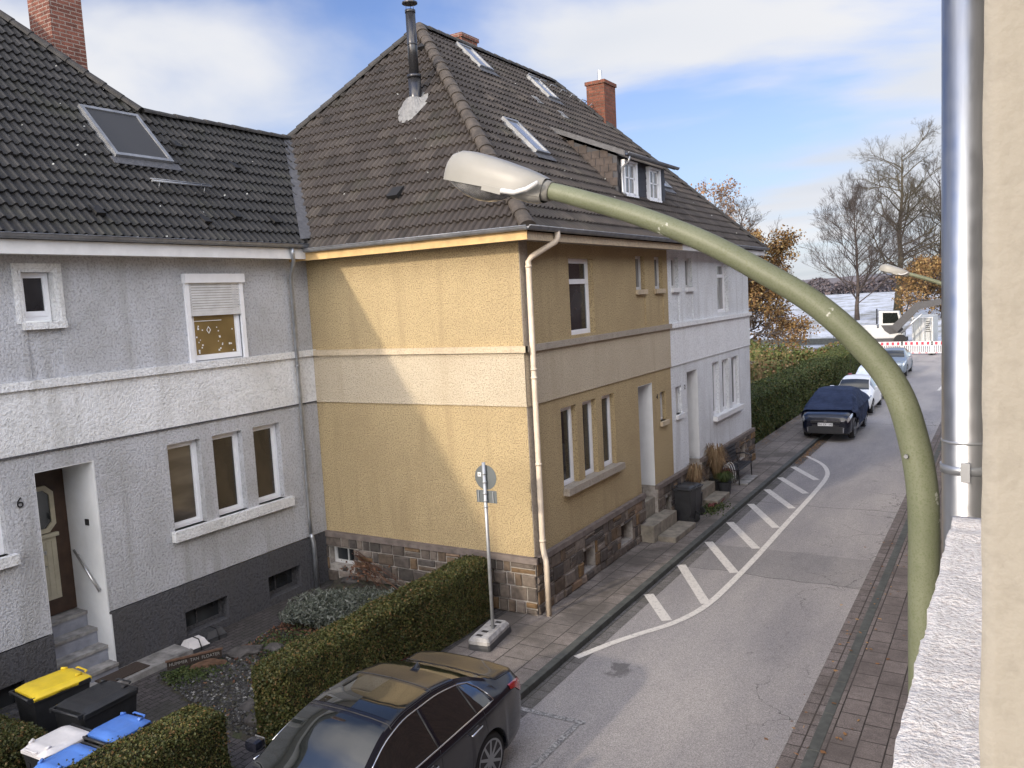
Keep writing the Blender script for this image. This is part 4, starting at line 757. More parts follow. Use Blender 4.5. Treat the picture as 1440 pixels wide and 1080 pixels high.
# garden bed: low uneven mound of soil
BED = [(-11.62, 7.75), (-9.1, 7.08), (-8.5, 7.08), (-8.5, 12.43), (-12.0, 12.43), (-11.7, 11.4), (-11.35, 10.2), (-11.25, 8.9)]
def in_poly(x, y, P):
    c = False; j = len(P) - 1
    for i in range(len(P)):
        if (P[i][1] > y) != (P[j][1] > y) and x < (P[j][0] - P[i][0]) * (y - P[i][1]) / (P[j][1] - P[i][1]) + P[i][0]: c = not c
        j = i
    return c
from mathutils import noise as mn
def bed_z(x, y): return .03 + .07 * max(0, mn.noise(Vector((x * 1.1, y * 1.1, 2)))) + .10 * min(1, max(0, (y - 9.5) / 2.5)) + .02 * mn.noise(Vector((x * 5, y * 5, 0)))
mb = MB(); st = .10; nx, ny = 36, 55
idx = {}
for i in range(nx + 1):
    for j in range(ny + 1):
        x, y = -12.1 + i * st, 7.0 + j * st; ins = in_poly(x, y, BED); idx[i, j] = len(mb.v); mb.v.append((x, y, bed_z(x, y) if ins else -.03))
for i in range(nx):
    for j in range(ny):
        if sum(mb.v[idx[a]][2] > -.02 for a in ((i, j), (i+1, j), (i+1, j+1), (i, j+1))) >= 1: mb.f.append((idx[i, j], idx[i+1, j], idx[i+1, j+1], idx[i, j+1])); mb.sm.append(True)
struct('garden_bed', mb, M['soil'])
# road markings
def strip_mark(name, pts, w_, mat, z=-.092):
    L_, R_ = [], []
    for i, p in enumerate(pts):
        a = Vector(pts[max(i - 1, 0)]); b = Vector(pts[min(i + 1, len(pts) - 1)]); d = (b - a).normalized(); n = Vector((-d.y, d.x)); ww = w_[i] if isinstance(w_, list) else w_
        L_.append((p[0] + n.x * ww / 2, p[1] + n.y * ww / 2, z)); R_.append((p[0] - n.x * ww / 2, p[1] - n.y * ww / 2, z))
    return struct(name, MB().strip(R_, L_), mat)
def smooth(pts, n=6):
    o = []
    for i in range(len(pts) - 1):
        p0, p1, p2, p3 = [np.array(pts[max(0, min(len(pts) - 1, k))]) for k in (i - 1, i, i + 1, i + 2)]
        for t_ in np.linspace(0, 1, n, endpoint=False): o.append(tuple(.5 * ((2 * p1) + (-p0 + p2) * t_ + (2 * p0 - 5 * p1 + 4 * p2 - p3) * t_ ** 2 + (-p0 + 3 * p1 - 3 * p2 + p3) * t_ ** 3)))
    return o + [tuple(pts[-1])]
strip_mark('road_marking_edge_line', smooth([(-5.98, 11.36), (-5.70, 12.05), (-5.41, 12.63), (-5.10, 13.19), (-4.87, 13.85), (-4.76, 14.55), (-4.71, 15.65), (-4.68, 17.4), (-4.68, 19.8), (-4.67, 22.9), (-4.70, 25.2), (-4.86, 26.4), (-5.25, 27.5), (-5.95, 28.6)]), .13, M['paint'])
for k, (a, b) in enumerate((((-5.97, 14.45), (-5.19, 13.36)), ((-5.98, 16.33), (-4.82, 14.40)), ((-5.95, 18.1), (-4.82, 16.25)), ((-5.97, 19.85), (-4.83, 17.98)), ((-5.97, 21.75), (-4.82, 19.75)), ((-5.98, 23.5), (-4.86, 21.65)), ((-5.98, 25.1), (-4.87, 23.35)), ((-5.96, 26.75), (-4.92, 25.1)))):
    strip_mark('road_marking_hatch', [a, b], .19, M['paint'], -.0945)
strip_mark('parking_bay_line', [(-6.0, 9.53), (-4.95, 9.56)], .09, M['paint_worn']); strip_mark('parking_bay_line', [(-5.03, 9.51), (-5.06, 8.2), (-5.08, 3)], .09, M['paint_worn'], -.091)
strip_mark('road_marking_edge_line', [(-3.2, 47.0), (-3.0, 52.5)], .14, M['paint'])
for x in (-9, -6.2, -3.4, -.6): strip_mark('road_marking_give_way', [(x, 63.5), (x + 1.7, 63.4)], .3, M['paint_worn'])

# ================================================================ OUR OWN BUILDING (window reveal, ledge, downpipe)
cb = thing('cream_building', 'cream wall with a rough white ledge and shiny downpipe at the right photo edge', 'building', (0.2, .5, 0))
def rough_block(name, x0, x1, y0, y1, z0, z1, mat, par, st=.02, amp=.006, edge=.006):
    """box whose faces carry small real unevenness (hand-thrown render)"""
    bm = bmesh.new(); bmesh.ops.create_cube(bm, size=1)
    for v in bm.verts: v.co = Vector(((x0 + x1) / 2 + v.co.x * (x1 - x0), (y0 + y1) / 2 + v.co.y * (y1 - y0), (z0 + z1) / 2 + v.co.z * (z1 - z0)))
    for ax, (lo_, hi_) in enumerate(((x0, x1), (y0, y1), (z0, z1))):
        n = max(1, min(260, int((hi_ - lo_) / st)))
        for k in range(1, n):
            pos = Vector((0, 0, 0)); pos[ax] = lo_ + (hi_ - lo_) * k / n; nor = Vector((0, 0, 0)); nor[ax] = 1
            bmesh.ops.bisect_plane(bm, geom=bm.verts[:] + bm.edges[:] + bm.faces[:], plane_co=pos, plane_no=nor)
    for v in bm.verts:
        n1 = mn.noise(v.co * 22); n2 = mn.noise(v.co * 60 + Vector((3, 1, 4))); v.co += Vector((n1 + .5 * n2, mn.noise(v.co * 31 + Vector((9, 2, 0))), mn.noise(v.co * 27 + Vector((0, 5, 5))))) * amp
    for f in bm.faces: f.smooth = True
    me = bpy.data.meshes.new(name); off = OFF[par.name]; bmesh.ops.translate(bm, verts=bm.verts, vec=-off); bm.to_mesh(me); bm.free(); me.materials.append(mat)
    o = bpy.data.objects.new(name, me); COL.objects.link(o); o.parent = par; OFF[o.name] = off; return o
rough_block('window_reveal', -.0148, .30, .55, .75, 5.0, 6.6, M['cream'], cb, .009, .0011)
rough_block('ledge', -.083, .05, .30, 1.53, 5.18, 5.30, M['rough_plaster'], cb, .011, .0042)
MB().box(-.012, 7.5, .76, 4.5, 0, 8.2).box(.31, 7.5, .56, .76, 0, 8.2).box(-.012, .30, .56, .755, 0, 4.99).box(-.012, .30, .56, .755, 6.61, 8.2).box(.45, 7.5, -1.6, .55, 0, 8.2).box(-.012, .44, -1.6, .55, 0, 4.85).box(-.012, .44, -1.6, .55, 7.0, 8.2).box(-.012, 7.5, -8, -1.61, 0, 8.2).obj('wall', M['cream'], cb)
nbh = thing('brick_house', 'red brick terrace joined to the cream building, out of view to the right', 'house', (3, 20, 0)); MB().box(-.010, 7.5, 4.51, 34, 0, 8.6).box(-.010, 7.5, 34.01, 34.3, 0, 8.5).obj('wall', M['brick_neighbour'], nbh); MB().hexa([(-.012, 4.52, 8.61), (7.8, 4.52, 8.61), (7.8, 34.5, 8.61), (-.012, 34.5, 8.61), (3.5, 4.52, 11.5), (3.9, 4.52, 11.5), (3.9, 34.5, 11.5), (3.5, 34.5, 11.5)]).obj('roof', M['ridge_dark'], nbh)
pc = (-.113, 2.75)
dp = MB().tube([(pc[0], pc[1], 0), (pc[0], pc[1], 8.2)], .066, 28).obj('downpipe', M['zinc_shiny'], cb)
MB().tube([(pc[0], pc[1], 5.12), (pc[0], pc[1], 5.145)], .071, 28).tube([(pc[0], pc[1], 5.21), (pc[0], pc[1], 5.218)], .068, 28).box(pc[0] + .0, pc[0] + .11, pc[1] - .008, pc[1] + .008, 5.12, 5.145).box(pc[0] - .012, pc[0] + .012, pc[1] - .085, pc[1] - .066, 5.105, 5.16).obj('pipe_clamp', M['zinc'], dp)

# ================================================================ STREET LAMP
YL = 3.5
sl = thing('street_lamp', 'green lamp post with long curved arm and white head, close to the camera', 'street lamp', (-.29, YL, 0), 'street lamps')
arm = smooth([(-.29, YL, 3.89), (-.29, YL, 4.2), (-.29, YL, 4.45), (-.292, YL, 4.85), (-.335, YL, 5.12), (-.40, YL, 5.30), (-.52, YL, 5.46), (-.68, YL, 5.615), (-.87, YL, 5.745), (-1.12, YL, 5.895), (-1.42, YL, 6.035), (-1.74, YL, 6.155), (-1.90, YL, 6.207)], 6)
na = len(arm); rad = [.0575 - .0185 * min(1, max(0, (k - 18) / (na - 18))) for k in range(na)]
MB().tube([(-.29, YL, 0), (-.29, YL, .9), (-.29, YL, .95), (-.29, YL, 3.9)], [.08, .08, .0600, .0575], 28).obj('pole', M['lamp_green'], sl)
ao = MB().tube(arm, rad, 28).obj('arm', M['lamp_green'], sl)
MB().tube([(-.345, YL - .052, 5.02), (-.345, YL - .066, 5.02)], .008, 8).obj('screw', M['zinc_dark'], ao)
# lamp head: loft along its axis
hd = Vector((-1.90 - (-1.74), 0, 6.207 - 6.155)).normalized(); ha = Vector((-1.885, YL, 6.200)); up = Vector((0, 1, 0)).cross(hd); up = up if up.z > 0 else -up; sd = Vector((0, 1, 0))
def H_(t_, s_, u_): return ha + hd * t_ + sd * s_ + up * u_
def prof(T, F, nseg=22):
    mb = MB(); rows = []
    for t_ in T: rows.append([H_(t_, *F(t_, k / nseg)) for k in range(nseg + 1)])
    n = nseg + 1; V = [p for r in rows for p in r]; mb.add(V, [(i * n + k, i * n + k + 1, (i + 1) * n + k + 1, (i + 1) * n + k) for i in range(len(rows) - 1) for k in range(nseg)], True); return mb
tl = [0, .03, .08, .15, .25, .35, .42, .48, .53, .56, .575]
top_h = lambda t_: 1.0 * np.interp(t_, [0, .05, .2, .4, .47, .52, .555, .575], [.055, .068, .088, .102, .098, .082, .05, .01]); hw = lambda t_: np.interp(t_, [0, .05, .15, .35, .45, .52, .56, .575], [.055, .085, .108, .115, .108, .085, .05, .02])
rim = lambda t_: -.035 - .05 * t_
def cover(t_, f):
    th = math.pi * f; c_, s_ = math.cos(th), math.sin(th); e = .55; return (hw(t_) * math.copysign(abs(c_) ** e, c_), rim(t_) + (top_h(t_) - rim(t_)) * s_ ** .6)
cv = prof(tl, cover); cv.add([H_(.575, hw(.575) * c, z) for c, z in ((1, -.035), (-1, -.035), (-1, .01), (1, .01))], [(0,1,2,3)]); co_ = cv.obj('lamp_cover', M['lamp_white'], sl)
bt = MB(); tb = [.0, .05, .1, .15, .2]
bt = prof([0, .04, .09, .15, .21], lambda t_, f: (hw(t_) * .93 * math.cos(math.pi * f), -.03 - np.interp(t_, [0, .05, .12, .2, .21], [.03, .045, .045, .035, .02]) * math.sin(math.pi * f))); bt.obj('gear_tray', M['lamp_white'], sl)
bw = prof([.20, .215, .25, .30, .36, .42, .48, .53, .56, .57], lambda t_, f: (hw(t_) * .9 * math.cos(math.pi * f), -.033 - np.interp(t_, [.2, .215, .25, .3, .36, .42, .48, .53, .56, .57], [.01, .045, .068, .085, .09, .082, .062, .035, .015, .005]) * math.sin(math.pi * f) ** .8)); bw.obj('lamp_bowl', M['bowl'], sl)
MB().box(0, .001, 0, .001, 0, .001) 
m = MB(); m.add([H_(t_, s_, u_) for u_ in (-.04, -.03) for t_, s_ in ((.2, -.1), (.56, -.05), (.56, .05), (.2, .1))], [(0,1,2,3),(4,5,6,7)]); m.obj('reflector_plate', M['lamp_white'], sl)
m = MB().tube([H_(-.03, 0, 0), H_(.02, 0, 0), H_(.05, 0, 0)], [.046, .052, .06], 20); m.obj('spigot_collar', M['lamp_white'], sl)
m = MB().tube([H_(.0, -.088, .03), H_(.045, -.105, -.012), H_(.10, -.116, -.04), H_(.17, -.118, -.046)], .012, 8); m.obj('cover_clip', M['pvc_dull'], co_)
m = MB(); m.hexa([H_(t_, s_, u_) for u_ in (-.065, -.037) for t_, s_ in ((.17, -.122), (.28, -.122), (.28, -.10), (.17, -.10))]); m.obj('latch', M['lamp_white'], co_)
copy_tree(sl, (-.30, 19.4, -.42), 0, 'thin distant lamp arm poking out from behind the downpipe before the bare trees')

# ================================================================ ROAD SIGN on a portable base (seen from behind)
sg = thing('road_sign', 'grey round road sign seen from behind on a galvanised pole in a portable foot block', 'road sign', (-7.42, 11.15, 0))
def slab(mb, cx, cy, L, W, z0, z1, rot, ins=.04):
    c, s = math.cos(rot), math.sin(rot)
    for za, zb, i0, i1 in ((z0, (z0 + z1) / 2, 0, .0), ((z0 + z1) / 2, z1, 0, ins)):
        q = []
        for z, i_ in ((za, i0), (zb, i1)):
            for a, b_ in ((-L / 2 + i_, -W / 2 + i_ + .03), (-L / 2 + i_ + .03, -W / 2 + i_), (L / 2 - i_ - .03, -W / 2 + i_), (L / 2 - i_, -W / 2 + i_ + .03), (L / 2 - i_, W / 2 - i_ - .03), (L / 2 - i_ - .03, W / 2 - i_), (-L / 2 + i_ + .03, W / 2 - i_), (-L / 2 + i_, W / 2 - i_ - .03)): q.append((cx + a * c - b_ * s, cy + a * s + b_ * c, z))
        mb.add(q, [(k, (k + 1) % 8, 8 + (k + 1) % 8, 8 + k) for k in range(8)] + [tuple(range(8, 16))])
RB = math.radians(98)
b1 = MB(); slab(b1, -7.50, 11.18, .92, .40, 0, .10, RB, .01); b1.obj('lower_foot_block', M['dark_plastic'], sg)
b1 = MB(); slab(b1, -7.50, 11.16, .88, .38, .102, .21, RB, .04); fo = b1.obj('foot_block', M['rubber_base'], sg)
for dd in (-.30, -.13, .13, .30): b1 = MB(); b1.box(-7.50 - math.sin(dd) * 0 - .055, -7.50 + .055, 11.16 + dd - .035, 11.16 + dd + .035, .2, .2135); b1.obj('socket_hole', M['ink'], fo)
px_, py_ = -7.45, 11.2
MB().tube([(px_, py_, .12), (px_, py_, 3.05)], .030, 14).obj('pole', M['galv'], sg)
V = []; 
dsk = MB(); fc = Vector((px_, py_ + .045, 0)); R0 = .21; th = math.radians(0)
for yy in (0, .004): V += [(px_ + R0 * math.cos(2 * math.pi * k / 36), py_ + .04 + yy, 2.79 + R0 * math.sin(2 * math.pi * k / 36)) for k in range(36)]
dsk.add(V, [tuple(range(36)), tuple(reversed(range(36, 72)))] + [(k, (k + 1) % 36, 36 + (k + 1) % 36, 36 + k) for k in range(36)]); dso = dsk.obj('sign_disc', M['sign_back'], sg)
MB().box(px_ - .15, px_ - .085, py_ + .034, py_ + .038, 2.80, 2.87).obj('sticker', M['sticker'], dso); MB().box(px_ - .128, px_ - .112, py_ + .031, py_ + .0335, 2.82, 2.85).obj('sticker_print', M['ink'], dso)
pl = MB().bbox(px_ - .20, px_ + .20, py_ + .04, py_ + .045, 2.36, 2.57, .002).obj('sign_plate', M['sign_back'], sg); MB().box(px_ - .155, px_ - .140, py_ + .02, py_ + .04, 2.37, 2.56).box(px_ + .13, px_ + .145, py_ + .02, py_ + .04, 2.37, 2.56).obj('stiffener', M['galv'], pl)
for z in (2.86, 2.72, 2.53, 2.40, 2.30): MB().tube([(px_, py_, z - .012), (px_, py_, z + .012)], .037, 12).obj('pipe_clip', M['galv'], sg)

# ================================================================ WHEELIE BINS
def bin_(name, label, loc, rz, w_, d_, h_, body, lidm, group='wheelie bins in the front yard', label_plate=False):
    """local frame: hinge at -y, lid opens at +y"""
    t_ = thing(name, label, 'bin', (0, 0, 0), group); b = MB(); s = .80
    q = [(-w_/2*s, -d_/2*s, .06), (w_/2*s, -d_/2*s, .06), (w_/2*s, d_/2*s*.9, .06), (-w_/2*s, d_/2*s*.9, .06), (-w_/2*.95, -d_/2*.97, h_ - .1), (w_/2*.95, -d_/2*.97, h_ - .1), (w_/2*.95, d_/2*.97, h_ - .1), (-w_/2*.95, d_/2*.97, h_ - .1)]
    b.hexa(q); b.bbox(-w_/2, w_/2, -d_/2, d_/2, h_ - .12, h_ - .06, .012); bo = b.obj('body', body, t_)
    for sx in (-.28, .28): MB().box(w_ * sx - .02, w_ * sx + .02, d_/2*.86, d_/2*.97, .35, h_ - .2).obj('body_rib', body, bo)
    l = MB(); nx = 10; ny = 12; V = []
    for j in range(ny + 1):
        for i in range(nx + 1):
            u, v = i / nx * 2 - 1, j / ny; e = min(1, (1 - abs(u)) * 5, v * 6 + .3, (1 - v) * 6); ins = .80 if v < .12 else 1.0
            z = h_ - .055 + .045 * max(0, e) ** .6 + .018 * (1 - u * u) * (1 if .15 < v < .85 else .2); 
            if abs(u) < .62 and .22 < v < .78: z -= .014
            V.append((u * w_ / 2 * (1 - .12 * max(0, v - .75) * 3), (v - .5) * d_ * 1.02 + .015, z))
    l.add(V, [(j * (nx + 1) + i, j * (nx + 1) + i + 1, (j + 1) * (nx + 1) + i + 1, (j + 1) * (nx + 1) + i) for j in range(ny) for i in range(nx)], True)
    edge = [i for i in range(nx + 1)] + [j * (nx + 1) + nx for j in range(1, ny + 1)] + [ny * (nx + 1) + i for i in range(nx - 1, -1, -1)] + [j * (nx + 1) for j in range(ny - 1, 0, -1)]
    E_ = [V[k] for k in edge]; n = len(E_); l.add(E_ + [(p[0], p[1], p[2] - .035) for p in E_], [(k, n + k, n + (k + 1) % n, (k + 1) % n) for k in range(n)])
    for sx in (-1, 1): l.tube([(sx * w_ * .33, d_ * .40, h_ + .0), (sx * w_ * .36, d_ * .30, h_ + .02)], .018, 8)
    lo_ = l.obj('lid', lidm, t_)
    l = MB().tube([(-w_ * .22, d_/2 * 1.02, h_ - .02), (-w_ * .2, d_/2 * 1.10, h_ - .015), (w_ * .2, d_/2 * 1.10, h_ - .015), (w_ * .22, d_/2 * 1.02, h_ - .02)], .012, 8); l.obj('lid_grip', lidm, lo_)
    MB().tube([(-w_/2 * .9, -d_/2 * 1.13, h_ - .05), (w_/2 * .9, -d_/2 * 1.13, h_ - .05)], .016, 10).box(-w_/2*.92, -w_/2*.80, -d_/2*1.15, -d_/2*.9, h_ - .09, h_ - .04).box(w_/2*.80, w_/2*.92, -d_/2*1.15, -d_/2*.9, h_ - .09, h_ - .04).obj('handle_bar', body, t_)
    for sx in (-1, 1):
        x = sx * w_ / 2 * .92; MB().tube([(x - .022, -d_/2 * .9, .10), (x + .022, -d_/2 * .9, .10)], .10, 20).obj('wheel', M['rubber'], t_)
    MB().box(-w_/2*.7, w_/2*.7, d_*.2, d_*.38, 0, .06).obj('foot', body, t_)
    if label_plate:
        if label_plate == 'side': MB().hexa([(w_/2*.885 + k, y_, z_) for k in (0, .006) for y_, z_ in ((.02, h_ - .42), (.17, h_ - .42), (.17, h_ - .26), (.02, h_ - .26))]).obj('paper_label', M['label_white'], t_)
        else: MB().box(-.1, .1, d_/2*.955, d_/2*1.0, h_ - .34, h_ - .16).obj('paper_label', M['label_white'], t_)
    t_.location = loc; t_.rotation_euler = (0, 0, rz); return t_
P_ = 'black_plastic'
bin_('wheelie_bin', 'bin with the yellow lid nearest the porch steps', (-10.85, 5.72, 0), math.radians(-4), .56, .74, 1.02, M[P_], M['yellow_plastic'])
bin_('wheelie_bin', 'large all-black bin between the yellow-lidded and the blue-lidded bins', (-9.84, 5.70, 0), math.radians(4), .60, .76, 1.05, M[P_], M['black_plastic'])
bin_('wheelie_bin', 'blue-lidded bin right beside the all-black bin, farther from the camera than the other blue lid', (-8.99, 5.43, 0), math.radians(2), .46, .54, .97, M[P_], M['blue_plastic'])
bin_('wheelie_bin', 'bin with the dirty white lid, behind the frontmost blue lid', (-9.39, 4.93, 0), math.radians(182), .46, .56, .97, M[P_], M['white_plastic'])
bin_('wheelie_bin', 'frontmost blue-lidded bin, cut by the bottom edge, with a paper label on its body', (-8.86, 4.74, 0), math.radians(183), .46, .56, .97, M[P_], M['blue_plastic'], label_plate=True)
bin_('wheelie_bin', 'slim black bin with a paper label standing on the pavement by the yellow house steps', (-6.84, 19.10, 0), math.radians(90), .40, .44, .93, M[P_], M['black_plastic'], 'bins on the pavement by the yellow house', 'side')
bin_('wheelie_bin', 'dull grey bin half hidden behind the slim black pavement bin', (-6.95, 19.75, 0), math.radians(90), .46, .50, .84, M['dark_plastic'], M['black_plastic'], 'bins on the pavement by the yellow house')

# ================================================================ small things by the grey house
struct('porch_slab', MB().bbox(-12.35, -11.85, 6.75, 8.62, -.02, .10, .015), M['step_stone'])
tag(MB().bbox(-12.28, -11.92, 7.1, 7.85, .101, .118, .006).obj('doormat', M['mat']), 'dark brown doormat lying on the low slab below the porch steps', 'doormat')
def bait(label, x, y, rz, mat, strap):
    t_ = thing('storage_box', label, 'box', (0, 0, 0)); b = MB(); w_, d_, h_ = .15, .19, .12
    b.hexa([(-w_, -d_, 0), (w_, -d_, 0), (w_, d_, 0), (-w_, d_, 0), (-w_*.98, -d_*.98, .06), (w_*.98, -d_*.98, .06), (w_*.98, d_*.98, .06), (-w_*.98, d_*.98, .06)]); b.obj('tray', M['dark_plastic'], t_)
    b = MB(); b.hexa([(-w_, -d_, .062), (w_, -d_, .062), (w_, d_, .062), (-w_, d_, .062), (-w_*.62, -d_*.72, .062 + h_), (w_*.62, -d_*.72, .062 + h_), (w_*.62, d_*.72, .062 + h_), (-w_*.62, d_*.72, .062 + h_)]); b.bbox(-w_*1.05, w_*1.05, -d_*1.05, d_*1.05, .06, .075, .005); b.obj('cover', mat, t_)
    b = MB().tube([(-w_*1.07, .03, .0), (-w_*1.07, .03, .08), (-w_*.64, .03, .19), (w_*.64, .03, .19), (w_*1.07, .03, .08), (w_*1.07, .03, 0)], .010, 6); b.obj('strap', M['ink'], t_)
    t_.location = (x, y, 0); t_.rotation_euler = (0, 0, rz); return t_
bait('small white plastic box with a black strap at the foot of the grey house', -12.02, 8.78, math.radians(-8), M['white_plastic'], 1)
bait('small dark grey strapped box just beyond the similar white one', -12.10, 9.22, math.radians(-8), M['dark_plastic'], 1)
# name board in the bed
A0 = Vector((-11.60, 7.93, .06)); A1 = Vector((-11.12, 8.62, .09)); du = (A1 - A0).normalized(); nd = Vector((du.y, -du.x, 0)).normalized(); nb = thing('name_board', 'narrow dark board with small pale letters edging the garden bed', 'sign board', tuple(A0))
m = MB(); 
def bq(mb, u0, u1, z0, z1, n0, n1): mb.hexa([A0 + du * u + nd * n_ + Vector((0, 0, z)) for z in (z0, z1) for u, n_ in ((u0, n0), (u1, n0), (u1, n1), (u0, n1))])
bq(m, 0, .84, .0, .13, -.02, .0); bo = m.obj('board', M['sign_wood'], nb); m = MB(); bq(m, -.02, .86, .13, .155, -.03, .012); m.obj('board_rim', M['sign_rim'], bo)
text_obj('lettering', 'HUMMER  TAN  FLOATER', .072, M['letter_pale'], A0 + du * .42 + nd * .004 + Vector((0, 0, .075)), du, (0, 0, 1), bo, .0015, sx=.95)
# rocks, log, bleached branch
def rock(x, y, r, sz, label, mat='rock', name='garden_rock', cat='rock', ang=0, z=None, squash=.55):
    bm = bmesh.new(); bmesh.ops.create_icosphere(bm, subdivisions=3, radius=1); sd_ = random.random() * 50
    for v in bm.verts:
        n = mn.noise(v.co * 1.3 + Vector((sd_, 0, 0))) * .35 + mn.noise(v.co * 3.5 + Vector((0, sd_, 0))) * .14; c = v.co * (1 + n)
        for k in range(5):   # flat cleaved sides
            pn = Vector((math.sin(k * 2.3 + sd_), math.cos(k * 1.7 + sd_), math.sin(k * 3.1 + sd_) * .6 + .3)).normalized(); dd = c.dot(pn) - .78
            if dd > 0: c -= pn * dd * .85
        x_, y_ = c.x * r * sz, c.y * r; v.co = Vector((x_ * math.cos(ang) - y_ * math.sin(ang), x_ * math.sin(ang) + y_ * math.cos(ang), c.z * r * squash))
    me = bpy.data.meshes.new(name); bm.to_mesh(me); bm.free(); me.materials.append(M[mat]); o = bpy.data.objects.new(name, me); COL.objects.link(o); o.location = (x, y, (bed_z(x, y) if z is None else z) + r * .12)
    return tag(o, label, cat, 'rocks in the garden bed' if cat == 'rock' else None)
rock(-10.95, 8.95, .20, 1.5, 'broad brownish rock behind the right end of the name board', ang=.9)
rock(-10.55, 9.25, .15, 1.3, 'blocky rock just beyond the broad brownish rock', ang=.3)
rock(-9.15, 8.15, .17, 1.3, 'flat grey rock close beside the trimmed garden hedge', ang=.8)
rock(-9.35, 7.70, .14, 1.5, 'small slanted rock in the middle of the gravel near the path', ang=1.2)
rock(-8.98, 7.42, .16, 1.2, 'rock at the near corner of the gravel by the end of the hedge', ang=.2)
rock(-9.40, 8.75, .18, 1.4, 'dusty pink-grey rock halfway along the gravel beside the hedge', ang=.7)
rock(-9.25, 9.25, .15, 1.4, 'elongated rock nearest the bleached branch', ang=1.0)
rock(-11.15, 8.35, .10, 3.1, 'short rotten brown log lying in front of the name board', 'log', 'log', 'log', ang=.95, squash=.9)
rock(-11.55, 12.2, .16, 1.2, 'sandy block of stone leaning at the yellow house cellar window', ang=.4)
m = MB().tube([(-9.55, 9.75, .14), (-9.35, 9.95, .22), (-9.1, 10.25, .24), (-8.9, 10.55, .2), (-8.8, 10.75, .12)], [.03, .05, .055, .04, .02], 9); tag(m.obj('driftwood', M['rock_pale']), 'bleached crooked branch lying against the trimmed garden hedge', 'branch')
# gravel
pts = []
while len(pts) < 5200:
    x, y = random.uniform(-11.6, -8.6), random.uniform(7.1, 9.9)
    if in_poly(x, y, BED) and random.random() < (1 if y < 9.1 - .25 * (x + 11) * -1 and y < 9.0 else .35): pts.append((x, y))
mb = MB()
for x, y in pts:
    r = random.uniform(.010, .032); z = bed_z(x, y) + r * .3; a = random.random() * 6.28; c_, s_ = math.cos(a), math.sin(a); e = random.uniform(.6, 1.5)
    q = []
    for (u, v, w_) in ((1, 0, 0), (0, 1, .1), (-1, .1, 0), (.1, -1, 0), (.1, .1, .75), (0, 0, -.5)): u *= r * e * random.uniform(.8, 1.2); v *= r * random.uniform(.7, 1.2); q.append((x + u * c_ - v * s_, y + u * s_ + v * c_, z + w_ * r))
    mb.add(q, [(0,1,4),(1,2,4),(2,3,4),(3,0,4),(1,0,5),(2,1,5),(3,2,5),(0,3,5)])
tag(mb.obj('gravel', M['gravel']), 'loose dark grey gravel covering the near part of the garden bed', 'gravel', kind='stuff')
# ground cover weeds
def patch(n, fx, size, mat, name, label, cat, kind='stuff', flat=.3):
    P = np.array([fx() for _ in range(n)]); o = fast_quads(name, leaves(P, size, flat), M[mat]); return tag(o, label, cat, kind=kind)
def gw():
    while True:
        c_ = random.choice(((-10.6, 9.55, .35), (-11.15, 8.1, .22), (-10.2, 9.15, .25), (-9.9, 9.5, .3), (-11.3, 7.95, .2))); x, y = random.gauss(c_[0], c_[2]), random.gauss(c_[1], c_[2])
        if in_poly(x, y, BED): return (x, y, bed_z(x, y) + random.uniform(0, .05))
patch(5200, gw, .03, 'green_weed', 'ground_cover', 'low green weeds creeping between the rocks of the garden bed', 'ground cover')
def dl():
    while True:
        x, y = random.uniform(-11.4, -8.6), random.gauss(10.1, .8)
        if in_poly(x, y, BED): return (x, y, bed_z(x, y) + random.uniform(0, .03))
patch(3000, dl, .045, 'dead_plant', 'dead_leaves', 'reddish brown dead leaves covering the soil around the grey shrub', 'dead leaves', flat=.6)

